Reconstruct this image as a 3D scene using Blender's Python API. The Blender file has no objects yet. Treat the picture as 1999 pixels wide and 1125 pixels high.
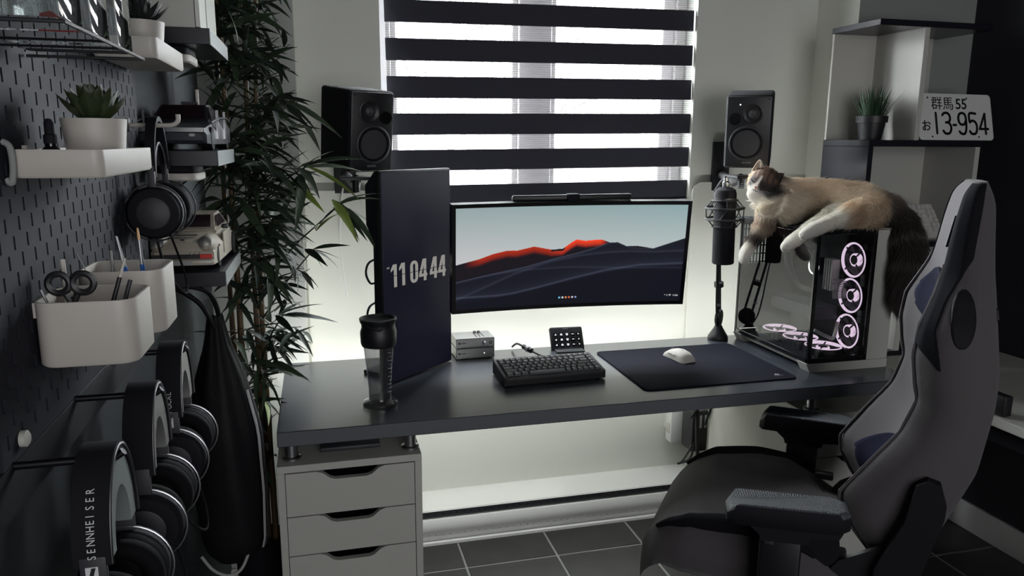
import bpy, bmesh, math, random
import numpy as np
from mathutils import Vector, Matrix
R = math.radians
rnd = random.Random(7)
sc = bpy.context.scene
COL = sc.collection

# ---------------------------------------------------------------- camera, world, lights, exposure
CAM_H = 1.495
cam = bpy.data.cameras.new('camera'); cam.sensor_fit = 'HORIZONTAL'; cam.sensor_width = 36.0
cam.lens = 1467.05 / 1999 * 36.0; cam.clip_start = 0.02
camo = bpy.data.objects.new('camera', cam); COL.objects.link(camo)
def _cam_matrix(yaw, pitch, roll):
    f = Vector((math.sin(yaw)*math.cos(pitch), math.cos(yaw)*math.cos(pitch), -math.sin(pitch)))
    r = Vector((math.cos(yaw), -math.sin(yaw), 0)); d = f.cross(r)
    c, s = math.cos(roll), math.sin(roll)
    r2 = c*r + s*d; d2 = -s*r + c*d
    m = Matrix((r2, -d2, -f)).transposed().to_4x4()
    m.translation = Vector((0, 0, CAM_H)); return m
camo.matrix_world = _cam_matrix(0.25461903, 0.19208362, -0.00672337)
sc.camera = camo
sc.view_settings.view_transform = 'Standard'; sc.view_settings.look = 'None'
sc.view_settings.gamma = 1.0; sc.view_settings.use_curve_mapping = False
sc.view_settings.exposure = 0.0
sc.cycles.use_denoising = True
sc.cycles.max_bounces = 10; sc.cycles.transparent_max_bounces = 24
sc.cycles.sample_clamp_direct = 12.0; sc.cycles.sample_clamp_indirect = 8.0
sc.cycles.caustics_reflective = False; sc.cycles.caustics_refractive = False

W = bpy.data.worlds.new('overcast_sky'); sc.world = W; W.use_nodes = True
bg = W.node_tree.nodes['Background']; bg.inputs[0].default_value = (0.93, 0.97, 1.0, 1); bg.inputs[1].default_value = 420.0

def area(name, loc, direction, sx, sy, power, color=(1, 1, 1), spread=180, portal=False):
    l = bpy.data.lights.new(name, 'AREA'); l.shape = 'RECTANGLE'; l.size = sx; l.size_y = sy
    l.energy = power; l.color = color; l.spread = R(spread)
    if portal: l.cycles.is_portal = True
    o = bpy.data.objects.new(name, l); COL.objects.link(o); o.location = loc
    o.rotation_euler = Vector(direction).to_track_quat('-Z', 'Y').to_euler()
    return o
area('window_daylight_portal', (0.825, 2.93, 1.74), (0, -1, 0), 1.3, 1.16, 1, portal=True)
area('rear_fill_light', (0.8, -2.28, 1.5), (0.0, 1, -0.02), 2.4, 1.7, 52.0, (0.97, 0.97, 1.0))  # added fill lamp before the closed rear wall, no window stands there

# ---------------------------------------------------------------- mesh builder
def xf(M, v): return [tuple(M @ Vector(p)) for p in v]
def basis(d, up=(0, 0, 1)):
    d = Vector(d).normalized(); u = Vector(up)
    if abs(d.dot(u)) > 0.99: u = Vector((0, 1, 0)) if abs(d.y) < 0.9 else Vector((1, 0, 0))
    x = u.cross(d).normalized(); y = d.cross(x); return x, y, d
class MB:
    def __init__(s): s.v = []; s.f = []; s.mi = []; s.sm = []
    def add(s, v, f, m=0, sm=False, M=None):
        if M is not None: v = xf(M, v)
        n = len(s.v); s.v += [tuple(p) for p in v]
        for q in f: s.f.append([i + n for i in q]); s.mi.append(m); s.sm.append(sm)
        return s
    def box(s, c, d, m=0, bev=0.0, seg=2, rz=0.0, M=None):
        T = Matrix.Translation(c) @ Matrix.Rotation(rz, 4, 'Z')
        if M is not None: T = M @ T
        if bev <= 0:
            x, y, z = d[0]/2, d[1]/2, d[2]/2
            v = [(-x,-y,-z),(x,-y,-z),(x,y,-z),(-x,y,-z),(-x,-y,z),(x,-y,z),(x,y,z),(-x,y,z)]
            f = [(3,2,1,0),(4,5,6,7),(0,1,5,4),(1,2,6,5),(2,3,7,6),(3,0,4,7)]
            return s.add(v, f, m, False, T)
        bm = bmesh.new(); bmesh.ops.create_cube(bm, size=1.0)
        for p in bm.verts: p.co = Vector((p.co.x*d[0], p.co.y*d[1], p.co.z*d[2]))
        bmesh.ops.bevel(bm, geom=bm.edges[:], offset=min(bev, min(d)*0.49), segments=seg, profile=0.5, affect='EDGES')
        bm.verts.index_update()
        v = [tuple(p.co) for p in bm.verts]; f = [[q.index for q in g.verts] for g in bm.faces]; bm.free()
        return s.add(v, f, m, True, T)
    def rings(s, rings, m=0, sm=True, caps=True, closed=False):
        n = len(rings[0]); v = [p for r in rings for p in r]; f = []
        L = len(rings)
        for i in range(L if closed else L-1):
            a, b = i*n, ((i+1) % L)*n
            for j in range(n):
                k = (j+1) % n; f.append((a+j, a+k, b+k, b+j))
        s.add(v, f, m, sm)
        if caps and not closed:
            s.add(rings[0], [list(range(n))[::-1]], m, False); s.add(rings[-1], [list(range(n))], m, False)
        return s
    def cyl(s, p0, p1, r0, r1=None, n=16, m=0, caps=True):
        r1 = r0 if r1 is None else r1
        p0, p1 = Vector(p0), Vector(p1); x, y, d = basis(p1-p0); R_ = []
        for p, r in ((p0, r0), (p1, r1)):
            R_.append([tuple(p + x*(r*math.cos(2*math.pi*i/n)) + y*(r*math.sin(2*math.pi*i/n))) for i in range(n)])
        return s.rings(R_, m, True, caps)
    def lathe(s, prof, c=(0, 0, 0), axis=(0, 0, 1), n=28, m=0, caps=True):
        x, y, d = basis(axis); c = Vector(c); R_ = []
        for r, h in prof:
            r = max(r, 1e-5)
            R_.append([tuple(c + d*h + x*(r*math.cos(2*math.pi*i/n)) + y*(r*math.sin(2*math.pi*i/n))) for i in range(n)])
        return s.rings(R_, m, True, caps)
    def tube(s, pts, r, n=8, m=0, closed=False, caps=True, flat=1.0):
        P = [Vector(p) for p in pts]; L = len(P); R_ = []
        rr = r if isinstance(r, (list, tuple)) else [r]*L
        px = None
        for i in range(L):
            a = P[(i-1) % L] if (closed or i > 0) else P[i]; b = P[(i+1) % L] if (closed or i < L-1) else P[i]
            t = (b-a).normalized()
            if px is None: x, y, _ = basis(t)
            else:
                x = (px - t*px.dot(t)).normalized(); y = t.cross(x)
            px = x
            R_.append([tuple(P[i] + x*(rr[i]*math.cos(2*math.pi*j/n)) + y*(rr[i]*flat*math.sin(2*math.pi*j/n))) for j in range(n)])
        return s.rings(R_, m, True, caps, closed)
    def prism(s, poly, a, b, axis='z', m=0, M=None, sm=False):
        def P(u, w, h): return {'z': (u, w, h), 'y': (u, h, w), 'x': (h, u, w)}[axis]
        n = len(poly); v = [P(u, w, a) for u, w in poly] + [P(u, w, b) for u, w in poly]
        s.add(v, [[i, (i+1) % n, n+(i+1) % n, n+i] for i in range(n)], m, sm, M)
        s.add(v[:n], [list(range(n))[::-1]], m, False, M); s.add(v[n:], [list(range(n))], m, False, M)
        return s
    def ell(s, c, r, m=0, n=16, k=10, M=None):
        R_ = []
        for i in range(k+1):
            t = math.pi*i/k; z = -math.cos(t); q = max(math.sin(t), 1e-4)
            R_.append([(c[0]+r[0]*q*math.cos(2*math.pi*j/n), c[1]+r[1]*q*math.sin(2*math.pi*j/n), c[2]+r[2]*z) for j in range(n)])
        if M is not None: R_ = [xf(M, q) for q in R_]
        return s.rings(R_, m, True, False)
    def torus(s, c, Rm, r, axis=(0, 0, 1), n=32, k=8, m=0, a0=0, a1=2*math.pi, flat=1.0):
        x, y, d = basis(axis); c = Vector(c); full = abs(a1-a0-2*math.pi) < 1e-6
        cnt = n if full else n+1
        pts = [tuple(c + x*(Rm*math.cos(a0+(a1-a0)*i/n)) + y*(Rm*math.sin(a0+(a1-a0)*i/n))) for i in range(cnt)]
        R_ = []
        for i, p in enumerate(pts):
            a = a0+(a1-a0)*i/n; o = x*math.cos(a)+y*math.sin(a)
            R_.append([tuple(Vector(p) + o*(r*math.cos(2*math.pi*j/k)) + d*(r*flat*math.sin(2*math.pi*j/k))) for j in range(k)])
        return s.rings(R_, m, True, not full, full)
    def grid(s, P, m=0, sm=True, cu=False, cv=False):
        nu, nv = len(P), len(P[0]); v = [tuple(p) for r in P for p in r]; f = []
        for i in range(nu if cu else nu-1):
            for j in range(nv if cv else nv-1):
                a, b = i*nv, ((i+1) % nu)*nv; k = (j+1) % nv
                f.append((a+j, a+k, b+k, b+j))
        return s.add(v, f, m, sm)
    def mesh(s, name, mats, sharp=40):
        me = bpy.data.meshes.new(name); me.from_pydata(s.v, [], s.f)
        for q in (mats if isinstance(mats, (list, tuple)) else [mats]): me.materials.append(q)
        me.polygons.foreach_set('material_index', s.mi); me.polygons.foreach_set('use_smooth', s.sm)
        me.update()
        bm = bmesh.new(); bm.from_mesh(me); bmesh.ops.recalc_face_normals(bm, faces=bm.faces[:]); bm.to_mesh(me); bm.free()
        if sharp: me.set_sharp_from_angle(angle=R(sharp))
        return me
    def build(s, name, mats, parent=None, loc=None, rot=None, sharp=40):
        return link(name, s.mesh(name, mats, sharp), parent, loc, rot)
def link(name, me, parent=None, loc=None, rot=None):
    o = bpy.data.objects.new(name, me); COL.objects.link(o)
    if parent is not None: o.parent = parent
    if loc is not None: o.location = loc
    if rot is not None: o.rotation_euler = rot
    return o
def tag(o, label=None, cat=None, group=None, kind=None):
    for k, q in (('label', label), ('category', cat), ('group', group), ('kind', kind)):
        if q: o[k] = q
    return o
def thing(name, label, cat, loc=(0, 0, 0), rz=0.0, group=None, rot=None):
    o = bpy.data.objects.new(name, None); COL.objects.link(o); o.empty_display_size = 0.05
    o.location = loc; o.rotation_euler = rot if rot is not None else (0, 0, rz)
    return tag(o, label, cat, group)
def dup(root, loc=None, rz=None, label=None, parent=None):
    c = root.copy(); COL.objects.link(c)
    if parent is not None: c.parent = parent
    if loc is not None: c.location = loc
    if rz is not None: c.rotation_euler = (0, 0, rz)
    if label: c['label'] = label
    for ch in list(root.children): dup(ch, parent=c)
    return c
def rrect(w, d, r, n=5):
    p = []
    for cx, cy, a0 in ((w/2-r, d/2-r, 0), (-w/2+r, d/2-r, 90), (-w/2+r, -d/2+r, 180), (w/2-r, -d/2+r, 270)):
        for i in range(n+1):
            a = R(a0+90*i/n); p.append((cx+r*math.cos(a), cy+r*math.sin(a)))
    return p
def bez(p, n=12):
    p = [Vector(q) for q in p]; o = []
    for i in range(n+1):
        q = p[:]; t = i/n
        while len(q) > 1: q = [a.lerp(b, t) for a, b in zip(q, q[1:])]
        o.append(tuple(q[0]))
    return o
def smooth_path(pts, n=6):
    P = [Vector(p) for p in pts]; o = []
    for i in range(len(P)-1):
        a, b, c, d = P[max(i-1, 0)], P[i], P[i+1], P[min(i+2, len(P)-1)]
        for k in range(n):
            t = k/n; o.append(tuple(0.5*((2*b)+(c-a)*t+(2*a-5*b+4*c-d)*t*t+(3*b-a-3*c+d)*t**3)))
    o.append(tuple(P[-1])); return o
def lerp_tab(tab, z):
    if z <= tab[0][0]: return tab[0][1]
    for (a, x), (b, y) in zip(tab, tab[1:]):
        if z <= b: return x+(y-x)*(z-a)/(b-a)
    return tab[-1][1]

# ---------------------------------------------------------------- materials
def lin(c):
    c = c/255.0
    return c/12.92 if c <= 0.04045 else ((c+0.055)/1.055)**2.4
def rgb(r, g, b): return (lin(r), lin(g), lin(b), 1.0)
def mat(name, col, rough=0.5, metal=0.0, vary=0.06, scale=30.0, bump=0.0, bscale=200.0, spec=0.5, coat=0.0, emit=None, estr=0.0, sheen=0.0):
    m = bpy.data.materials.new(name); m.use_nodes = True; nt = m.node_tree; b = nt.nodes['Principled BSDF']
    b.inputs['Roughness'].default_value = rough; b.inputs['Metallic'].default_value = metal
    b.inputs['Specular IOR Level'].default_value = spec; b.inputs['Coat Weight'].default_value = coat
    if sheen: b.inputs['Sheen Weight'].default_value = sheen
    b.inputs['Base Color'].default_value = col
    tc = nt.nodes.new('ShaderNodeTexCoord')
    if vary:
        n = nt.nodes.new('ShaderNodeTexNoise'); n.inputs['Scale'].default_value = scale; n.inputs['Detail'].default_value = 4
        mx = nt.nodes.new('ShaderNodeMix'); mx.data_type = 'RGBA'
        mx.inputs[6].default_value = tuple(c*(1-vary) for c in col[:3]) + (1,)
        mx.inputs[7].default_value = tuple(min(1, c*(1+vary)) for c in col[:3]) + (1,)
        nt.links.new(tc.outputs['Object'], n.inputs['Vector']); nt.links.new(n.outputs[0], mx.inputs[0])
        nt.links.new(mx.outputs[2], b.inputs['Base Color'])
    if bump:
        n2 = nt.nodes.new('ShaderNodeTexNoise'); n2.inputs['Scale'].default_value = bscale
        bp = nt.nodes.new('ShaderNodeBump'); bp.inputs['Strength'].default_value = bump; bp.inputs['Distance'].default_value = 0.002
        nt.links.new(tc.outputs['Object'], n2.inputs['Vector']); nt.links.new(n2.outputs[0], bp.inputs['Height']); nt.links.new(bp.outputs[0], b.inputs['Normal'])
    if emit: b.inputs['Emission Color'].default_value = emit; b.inputs['Emission Strength'].default_value = estr
    return m
def glass_mat(name, tint=(1, 1, 1), refl=1.0, rough=0.0, diffuse=0.0):
    m = bpy.data.materials.new(name); m.use_nodes = True; nt = m.node_tree; nt.nodes.clear()
    o = nt.nodes.new('ShaderNodeOutputMaterial'); t = nt.nodes.new('ShaderNodeBsdfTransparent'); g = nt.nodes.new('ShaderNodeBsdfGlossy')
    t.inputs[0].default_value = tint + (1,); g.inputs['Roughness'].default_value = rough
    fr = nt.nodes.new('ShaderNodeFresnel'); fr.inputs[0].default_value = 1.5
    mu = nt.nodes.new('ShaderNodeMath'); mu.operation = 'MULTIPLY'; mu.inputs[1].default_value = refl; mu.use_clamp = True
    mx = nt.nodes.new('ShaderNodeMixShader')
    ge = nt.nodes.new('ShaderNodeNewGeometry'); iv = nt.nodes.new('ShaderNodeMath'); iv.operation = 'SUBTRACT'; iv.inputs[0].default_value = 1.0
    fb = nt.nodes.new('ShaderNodeMath'); fb.operation = 'MULTIPLY'       # the inner face of a pane only lets light through
    nt.links.new(ge.outputs['Backfacing'], iv.inputs[1]); nt.links.new(fr.outputs[0], fb.inputs[0]); nt.links.new(iv.outputs[0], fb.inputs[1])
    nt.links.new(fb.outputs[0], mu.inputs[0]); nt.links.new(mu.outputs[0], mx.inputs[0]); nt.links.new(t.outputs[0], mx.inputs[1]); nt.links.new(g.outputs[0], mx.inputs[2])
    last = mx
    if diffuse:
        d = nt.nodes.new('ShaderNodeBsdfDiffuse'); d.inputs[0].default_value = (0.8, 0.8, 0.8, 1); m2 = nt.nodes.new('ShaderNodeMixShader'); m2.inputs[0].default_value = diffuse
        nt.links.new(mx.outputs[0], m2.inputs[1]); nt.links.new(d.outputs[0], m2.inputs[2]); last = m2
    nt.links.new(last.outputs[0], o.inputs[0]); return m
def emis(name, col, s):
    m = bpy.data.materials.new(name); m.use_nodes = True; nt = m.node_tree; nt.nodes.clear()
    o = nt.nodes.new('ShaderNodeOutputMaterial'); e = nt.nodes.new('ShaderNodeEmission')
    e.inputs[0].default_value = col; e.inputs[1].default_value = s; nt.links.new(e.outputs[0], o.inputs[0]); return m
def attr_mat(name, rough=0.6, emission=0.0, sheen=0.0):
    m = bpy.data.materials.new(name); m.use_nodes = True; nt = m.node_tree; b = nt.nodes['Principled BSDF']
    a = nt.nodes.new('ShaderNodeAttribute'); a.attribute_name = 'tint'
    b.inputs['Roughness'].default_value = rough
    if emission:
        b.inputs['Specular IOR Level'].default_value = 0.15
        b.inputs['Base Color'].default_value = (0.01, 0.01, 0.012, 1)
        nt.links.new(a.outputs['Color'], b.inputs['Emission Color']); b.inputs['Emission Strength'].default_value = emission
    else: nt.links.new(a.outputs['Color'], b.inputs['Base Color'])
    if sheen: b.inputs['Sheen Weight'].default_value = sheen
    return m
def set_tint(me, cols):
    a = me.color_attributes.new('tint', 'FLOAT_COLOR', 'POINT')
    a.data.foreach_set('color', np.asarray(cols, dtype=np.float32).ravel())

M_ = {}
M_['wall_white'] = mat('white_wall_paint', rgb(205, 206, 198), 0.7, vary=0.03, scale=3, bump=0.08, bscale=400)
M_['wall_grey'] = mat('grey_wall_paint', rgb(134, 136, 134), 0.75, vary=0.03, scale=3, bump=0.08, bscale=400)
M_['wall_mid'] = mat('light_grey_wall_paint', rgb(168, 170, 166), 0.75, vary=0.03, scale=3, bump=0.08, bscale=400)
M_['wall_dark'] = mat('charcoal_wall_paint', rgb(46, 50, 52), 0.8, vary=0.04, scale=3, spec=0.15)
M_['wall_black'] = mat('black_wall_paint', rgb(26, 26, 34), 0.8, vary=0.05, scale=3)
M_['ceiling'] = mat('ceiling_paint', rgb(190, 190, 186), 0.8, vary=0.02)
M_['grout'] = mat('grey_grout', rgb(128, 128, 126), 0.9, vary=0.1, scale=40)
M_['tile'] = mat('slate_tile', rgb(46, 45, 45), 0.5, vary=0.45, scale=9, bump=0.35, bscale=25)
M_['white_paint'] = mat('white_gloss_paint', rgb(215, 215, 212), 0.4, vary=0.02)
M_['off_white'] = mat('off_white_plastic', rgb(186, 181, 173), 0.45, vary=0.02)
M_['white_lam'] = mat('white_laminate', rgb(176, 175, 168), 0.5, vary=0.02)
M_['frame_white'] = mat('white_window_frame', rgb(225, 222, 218), 0.4, vary=0.02)
M_['desk'] = mat('anthracite_laminate', rgb(46, 50, 57), 0.27, spec=0.8, vary=0.12, scale=25, bump=0.05, bscale=120)
M_['desk_edge'] = mat('grey_edge_band', rgb(78, 81, 86), 0.5, vary=0.05)
M_['sheen_cushion_grey'] = mat('grey_sheen_and_cushion', rgb(112, 118, 118), 0.45, vary=0.04)  # painted window sheen of the floating shelf fronts, also a headphone cushion's grey
M_['black_lam'] = mat('black_laminate', rgb(20, 20, 28), 0.28, vary=0.08)
M_['black'] = mat('black_plastic', rgb(18, 18, 22), 0.45, vary=0.08)
M_['black_matte'] = mat('matte_black_plastic', rgb(19, 19, 24), 0.75, vary=0.08, spec=0.2)
M_['black_gloss'] = mat('gloss_black_plastic', rgb(12, 12, 16), 0.15, vary=0.05)
M_['dark_grey'] = mat('dark_grey_plastic', rgb(45, 45, 50), 0.55, vary=0.08)
M_['peg'] = mat('grey_pegboard_paint', rgb(38, 39, 45), 0.75, vary=0.05, scale=12, spec=0.12)
M_['steel'] = mat('brushed_steel', rgb(170, 170, 172), 0.3, 1.0, vary=0.05)
M_['dark_steel'] = mat('dark_steel', rgb(70, 70, 74), 0.35, 1.0, vary=0.05)
M_['alu'] = mat('silver_aluminium', rgb(140, 140, 138), 0.45, 0.7, vary=0.04)
M_['rubber'] = mat('black_rubber', rgb(14, 14, 17), 0.85, vary=0.05, spec=0.15)
M_['mat'] = mat('navy_black_cloth', rgb(15, 16, 26), 0.92, spec=0.08, vary=0.12, scale=300, bump=0.2, bscale=900)
M_['key'] = mat('dark_keycap', rgb(52, 55, 58), 0.55, vary=0.05)
M_['white_key'] = mat('white_keycap', rgb(188, 186, 182), 0.55, vary=0.03)
M_['legend'] = mat('grey_legend_print', rgb(150, 150, 150), 0.7, vary=0.02)
M_['print_white'] = mat('white_print', rgb(205, 205, 205), 0.7, vary=0.02)
M_['print_black'] = mat('black_print', rgb(12, 14, 14), 0.6, vary=0.02)
M_['glass'] = glass_mat('clear_window_glass', (0.97, 0.98, 0.98), 0.7)
M_['acrylic'] = glass_mat('clear_acrylic', (0.94, 0.95, 0.95), 3.2, 0.03, 0.008)
M_['smoke'] = glass_mat('smoked_plastic', (0.70, 0.70, 0.71), 2.0, 0.03, 0.02)
M_['case_glass'] = glass_mat('tinted_case_glass', (0.86, 0.87, 0.87), 2.2, 0.0)
M_['fan_clear'] = glass_mat('frosted_fan_plastic', (0.80, 0.74, 0.80), 0.8, 0.2, 0.10)
M_['ring'] = emis('pink_led_ring', (0.93, 0.74, 0.90, 1), 0.95)
M_['led'] = emis('white_led', (0.95, 0.97, 1.0, 1), 3.0)
M_['led_dot'] = emis('white_indicator_led', (0.95, 0.95, 0.85, 1), 2.0)
M_['led_strip'] = emis('cool_white_led_strip', (0.96, 0.98, 1.0, 1), 4.0)
M_['clock'] = emis('clock_digits_glow', rgb(150, 148, 142), 0.9)
M_['screen_off'] = mat('dark_screen', rgb(14, 14, 24), 0.3, vary=0.0, spec=0.22, emit=(0.004, 0.004, 0.009, 1), estr=1.0)
M_['icon'] = emis('key_icon_glow', (0.80, 0.80, 0.85, 1), 0.9)
M_['fab_grey'] = mat('dark_grey_woven_fabric', rgb(77, 73, 75), 0.95, vary=0.16, scale=260, bump=0.5, bscale=700, sheen=0.15, spec=0.2)
M_['fab_black'] = mat('black_suede', rgb(24, 24, 28), 0.95, vary=0.1, scale=200, bump=0.2, bscale=600, spec=0.08)
M_['fab_navy'] = mat('navy_fabric', rgb(20, 21, 38), 0.95, vary=0.1, scale=200, bump=0.2, bscale=600, spec=0.08)
M_['leaf_a'] = mat('dark_green_leaf', rgb(34, 46, 36), 0.5, vary=0.25, scale=15, spec=0.3)
M_['leaf_b'] = mat('mid_green_leaf', rgb(48, 64, 44), 0.5, vary=0.25, scale=15)
M_['leaf_c'] = mat('yellow_green_leaf', rgb(120, 140, 62), 0.5, vary=0.2, scale=15)
M_['cane'] = mat('bamboo_cane', rgb(84, 66, 40), 0.55, vary=0.2, scale=20)
M_['succ'] = mat('succulent_green', rgb(44, 56, 30), 0.5, vary=0.2, scale=40)
M_['succ_dark'] = mat('dark_succulent_green', rgb(24, 32, 30), 0.5, vary=0.2, scale=40)
M_['grass'] = mat('grass_green', rgb(34, 58, 36), 0.55, vary=0.25, scale=30)
M_['soil'] = mat('dark_soil', rgb(34, 28, 24), 0.95, vary=0.3, scale=80)
M_['red'] = mat('red_plastic', rgb(190, 38, 30), 0.5, vary=0.05)
M_['blue'] = mat('blue_brush_handle', rgb(34, 92, 168), 0.35, vary=0.05)
M_['tan'] = mat('tan_wood', rgb(200, 158, 110), 0.6, vary=0.1)
M_['bag'] = mat('black_nylon', rgb(13, 13, 16), 0.6, spec=0.2, vary=0.15, scale=40, bump=0.4, bscale=60)
M_['cord_white'] = mat('white_cord', rgb(150, 150, 148), 0.8, vary=0.05)
M_['car_white'] = mat('cream_car_plastic', rgb(160, 153, 140), 0.3, vary=0.02)
M_['car_dark'] = mat('gunmetal_car_plastic', rgb(52, 56, 62), 0.3, 0.3, vary=0.05)
M_['car_glass'] = mat('dark_car_window', rgb(38, 28, 34), 0.15, vary=0.05)
M_['plate'] = mat('white_plate_metal', rgb(205, 205, 203), 0.4, vary=0.03)
M_['bark'] = mat('grey_bark', (.010, .0088, .0085, 1), 0.9, vary=0.2)
M_['snow'] = mat('pale_ground', (.012, .012, .011, 1), 0.9, vary=0.1, scale=2)
M_['brickish'] = mat('house_siding', (.014, .010, .0085, 1), 0.85, vary=0.08)
M_['roofing'] = mat('ochre_roof', (.014, .010, .005, 1), 0.8, vary=0.1)
M_['pcb'] = mat('black_circuit_board', rgb(24, 24, 30), 0.5, vary=0.2, scale=60)
M_['pad_tex'] = None
def weave_mat():
    m = mat('armrest_diamond_grain', rgb(46, 50, 56), 0.5, vary=0.0); nt = m.node_tree; b = nt.nodes['Principled BSDF']
    tc = nt.nodes.new('ShaderNodeTexCoord'); hs = []
    for ang in (38, -38):
        mp = nt.nodes.new('ShaderNodeMapping'); mp.inputs['Rotation'].default_value = (0, 0, R(ang))
        w = nt.nodes.new('ShaderNodeTexWave'); w.inputs['Scale'].default_value = 62; w.wave_profile = 'SIN'
        nt.links.new(tc.outputs['Object'], mp.inputs[0]); nt.links.new(mp.outputs[0], w.inputs['Vector']); hs.append(w)
    mm = nt.nodes.new('ShaderNodeMath'); mm.operation = 'MULTIPLY'; nt.links.new(hs[0].outputs['Fac'], mm.inputs[0]); nt.links.new(hs[1].outputs['Fac'], mm.inputs[1])
    bp = nt.nodes.new('ShaderNodeBump'); bp.inputs['Strength'].default_value = 0.9; bp.inputs['Distance'].default_value = 0.0012
    nt.links.new(mm.outputs[0], bp.inputs['Height']); nt.links.new(bp.outputs[0], b.inputs['Normal'])
    return m
M_['pad_tex'] = weave_mat()

def text(name, s, size, material, parent, right, up, origin, sx=1.0, ext=0.0003, bold=0.0, align='LEFT'):
    cu = bpy.data.curves.new(name, 'FONT'); cu.body = s; cu.size = size; cu.extrude = ext; cu.offset = bold; cu.align_x = align; cu.resolution_u = 3
    o = bpy.data.objects.new(name, cu); COL.objects.link(o)
    dg = bpy.context.evaluated_depsgraph_get(); dg.update()
    me = bpy.data.meshes.new_from_object(o.evaluated_get(dg)); bpy.data.objects.remove(o); bpy.data.curves.remove(cu)
    r = Vector(right).normalized(); u = Vector(up).normalized(); n = r.cross(u)
    T = Matrix.Translation(origin) @ Matrix((r*sx, u, n)).transposed().to_4x4()
    me.transform(T); me.materials.clear(); me.materials.append(material); me.name = name
    return link(name, me, parent)
# ---------------------------------------------------------------- the room
WL, WR, WB = -0.345, 2.45, 2.70          # left wall, right wall, window wall
OX0, OX1, OZ0, OZ1 = 0.232, 1.418, 1.205, 2.30   # window opening
def struct(o): o['kind'] = 'structure'; return o
b = MB()
b.box(((WL-.15+OX0)/2, WB+.09, 1.225), (OX0-WL+.15, .18, 2.45)); b.box(((OX1+WR+.15)/2, WB+.09, 1.225), (WR+.15-OX1, .18, 2.45))
b.box(((OX0+OX1)/2, WB+.09, OZ0/2), (OX1-OX0, .18, OZ0)); b.box(((OX0+OX1)/2, WB+.09, (OZ1+2.45)/2), (OX1-OX0, .18, 2.45-OZ1))
struct(b.build('wall_back', M_['wall_white']))
# alcove piers: grey on the room side, white on the reveal that turns into the window bay
for nm, x0, x1, side, yf in (('wall_left_pier', WL, -.048, 1, 2.60), ('wall_right_pier', 1.935, WR, -1, 2.46)):
    b = MB().box(((x0+x1)/2, (yf+2.70)/2, 1.225), (x1-x0, 2.70-yf, 2.45))
    o = struct(b.build(nm, [M_['wall_mid' if side > 0 else 'wall_grey'], M_['wall_white']]))
    for p in o.data.polygons:
        if p.normal.x*side > .9: p.material_index = 1
struct(MB().box((WL-.075, .1, 1.225), (.15, 5.2, 2.45)).build('wall_left', M_['wall_dark']))
struct(MB().box((WR+.075, .1, 1.225), (.15, 5.2, 2.45)).build('wall_right', M_['wall_black']))
yr = -2.4
b = MB().box((1.05, yr, 1.225), (3.1, .15, 2.45))
struct(b.build('wall_front', M_['wall_grey']))
struct(MB().box((1.05, .15, 2.50), (3.2, 5.4, .1)).build('ceiling', M_['ceiling']))
fl = struct(MB().box((1.05, .15, -.0525), (3.2, 5.4, .1)).build('floor', M_['grout']))
T, G = .3403, .008
tm = []
for k in range(4):
    r2 = random.Random(k); b = MB().box((0, 0, 0), (T-G, T-G, .012), 0, .0022, 1)
    tm.append(b.mesh('tile', M_['tile']))
X0, Y0 = .4665-T*3, 2.407-T*14
for i in range(10):
    for j in range(16):
        x, y = X0+T*(i+.5), Y0+T*(j+.5)
        if x-T/2 < WL-.05 or x > WR+.1 or y > 2.78: continue
        o = link('tile', tm[rnd.randrange(4)], fl, (x, y, -.006), (0, 0, rnd.choice((0, math.pi/2, math.pi))))
# baseboard on the right wall
struct(MB().box((WR-.009, .1, .055), (.018, 4.7, .11), 0, .004).build('baseboard_right', M_['white_paint']))

# window: frame, mullion, sashes, panes
w = thing('window_1', 'white framed double window behind the striped blind', 'window', (0, 0, 0)); w['kind'] = 'structure'; del w['category']
fy = 2.82
def fr(nm, boxes, m='frame_white', par=w):
    b = MB()
    for c, d in boxes: b.box(c, d, 0, .004, 1)
    return b.build(nm, M_[m], par)
zc, zh = (OZ0+OZ1)/2, OZ1-OZ0
fr('window_frame', [((OX0+.022, fy, zc), (.044, .07, zh)), ((OX1-.022, fy, zc), (.044, .07, zh)), (((OX0+OX1)/2, fy, OZ0+.02), (OX1-OX0, .07, .04)), (((OX0+OX1)/2, fy, OZ1-.02), (OX1-OX0, .07, .04))])
fr('mullion', [((.808, fy, zc), (.128, .075, zh-.08))])
for x0, x1, nm in ((OX0+.044, .744, 'sash'), (.872, OX1-.044, 'sash')):
    t = .022 if x0 < .5 else .05
    s_ = fr(nm, [((x0+.011, fy+.005, zc), (.022, .05, zh-.08)), ((x1-t/2, fy+.005, zc), (t, .05, zh-.08)), (((x0+x1)/2, fy+.005, OZ0+.06), (x1-x0, .05, .04)), (((x0+x1)/2, fy+.005, OZ1-.06), (x1-x0, .05, .04))])
    MB().box(((x0+x1)/2, fy+.012, zc), (x1-x0-.02, .006, zh-.1)).build('pane', M_['glass'], s_)
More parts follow.
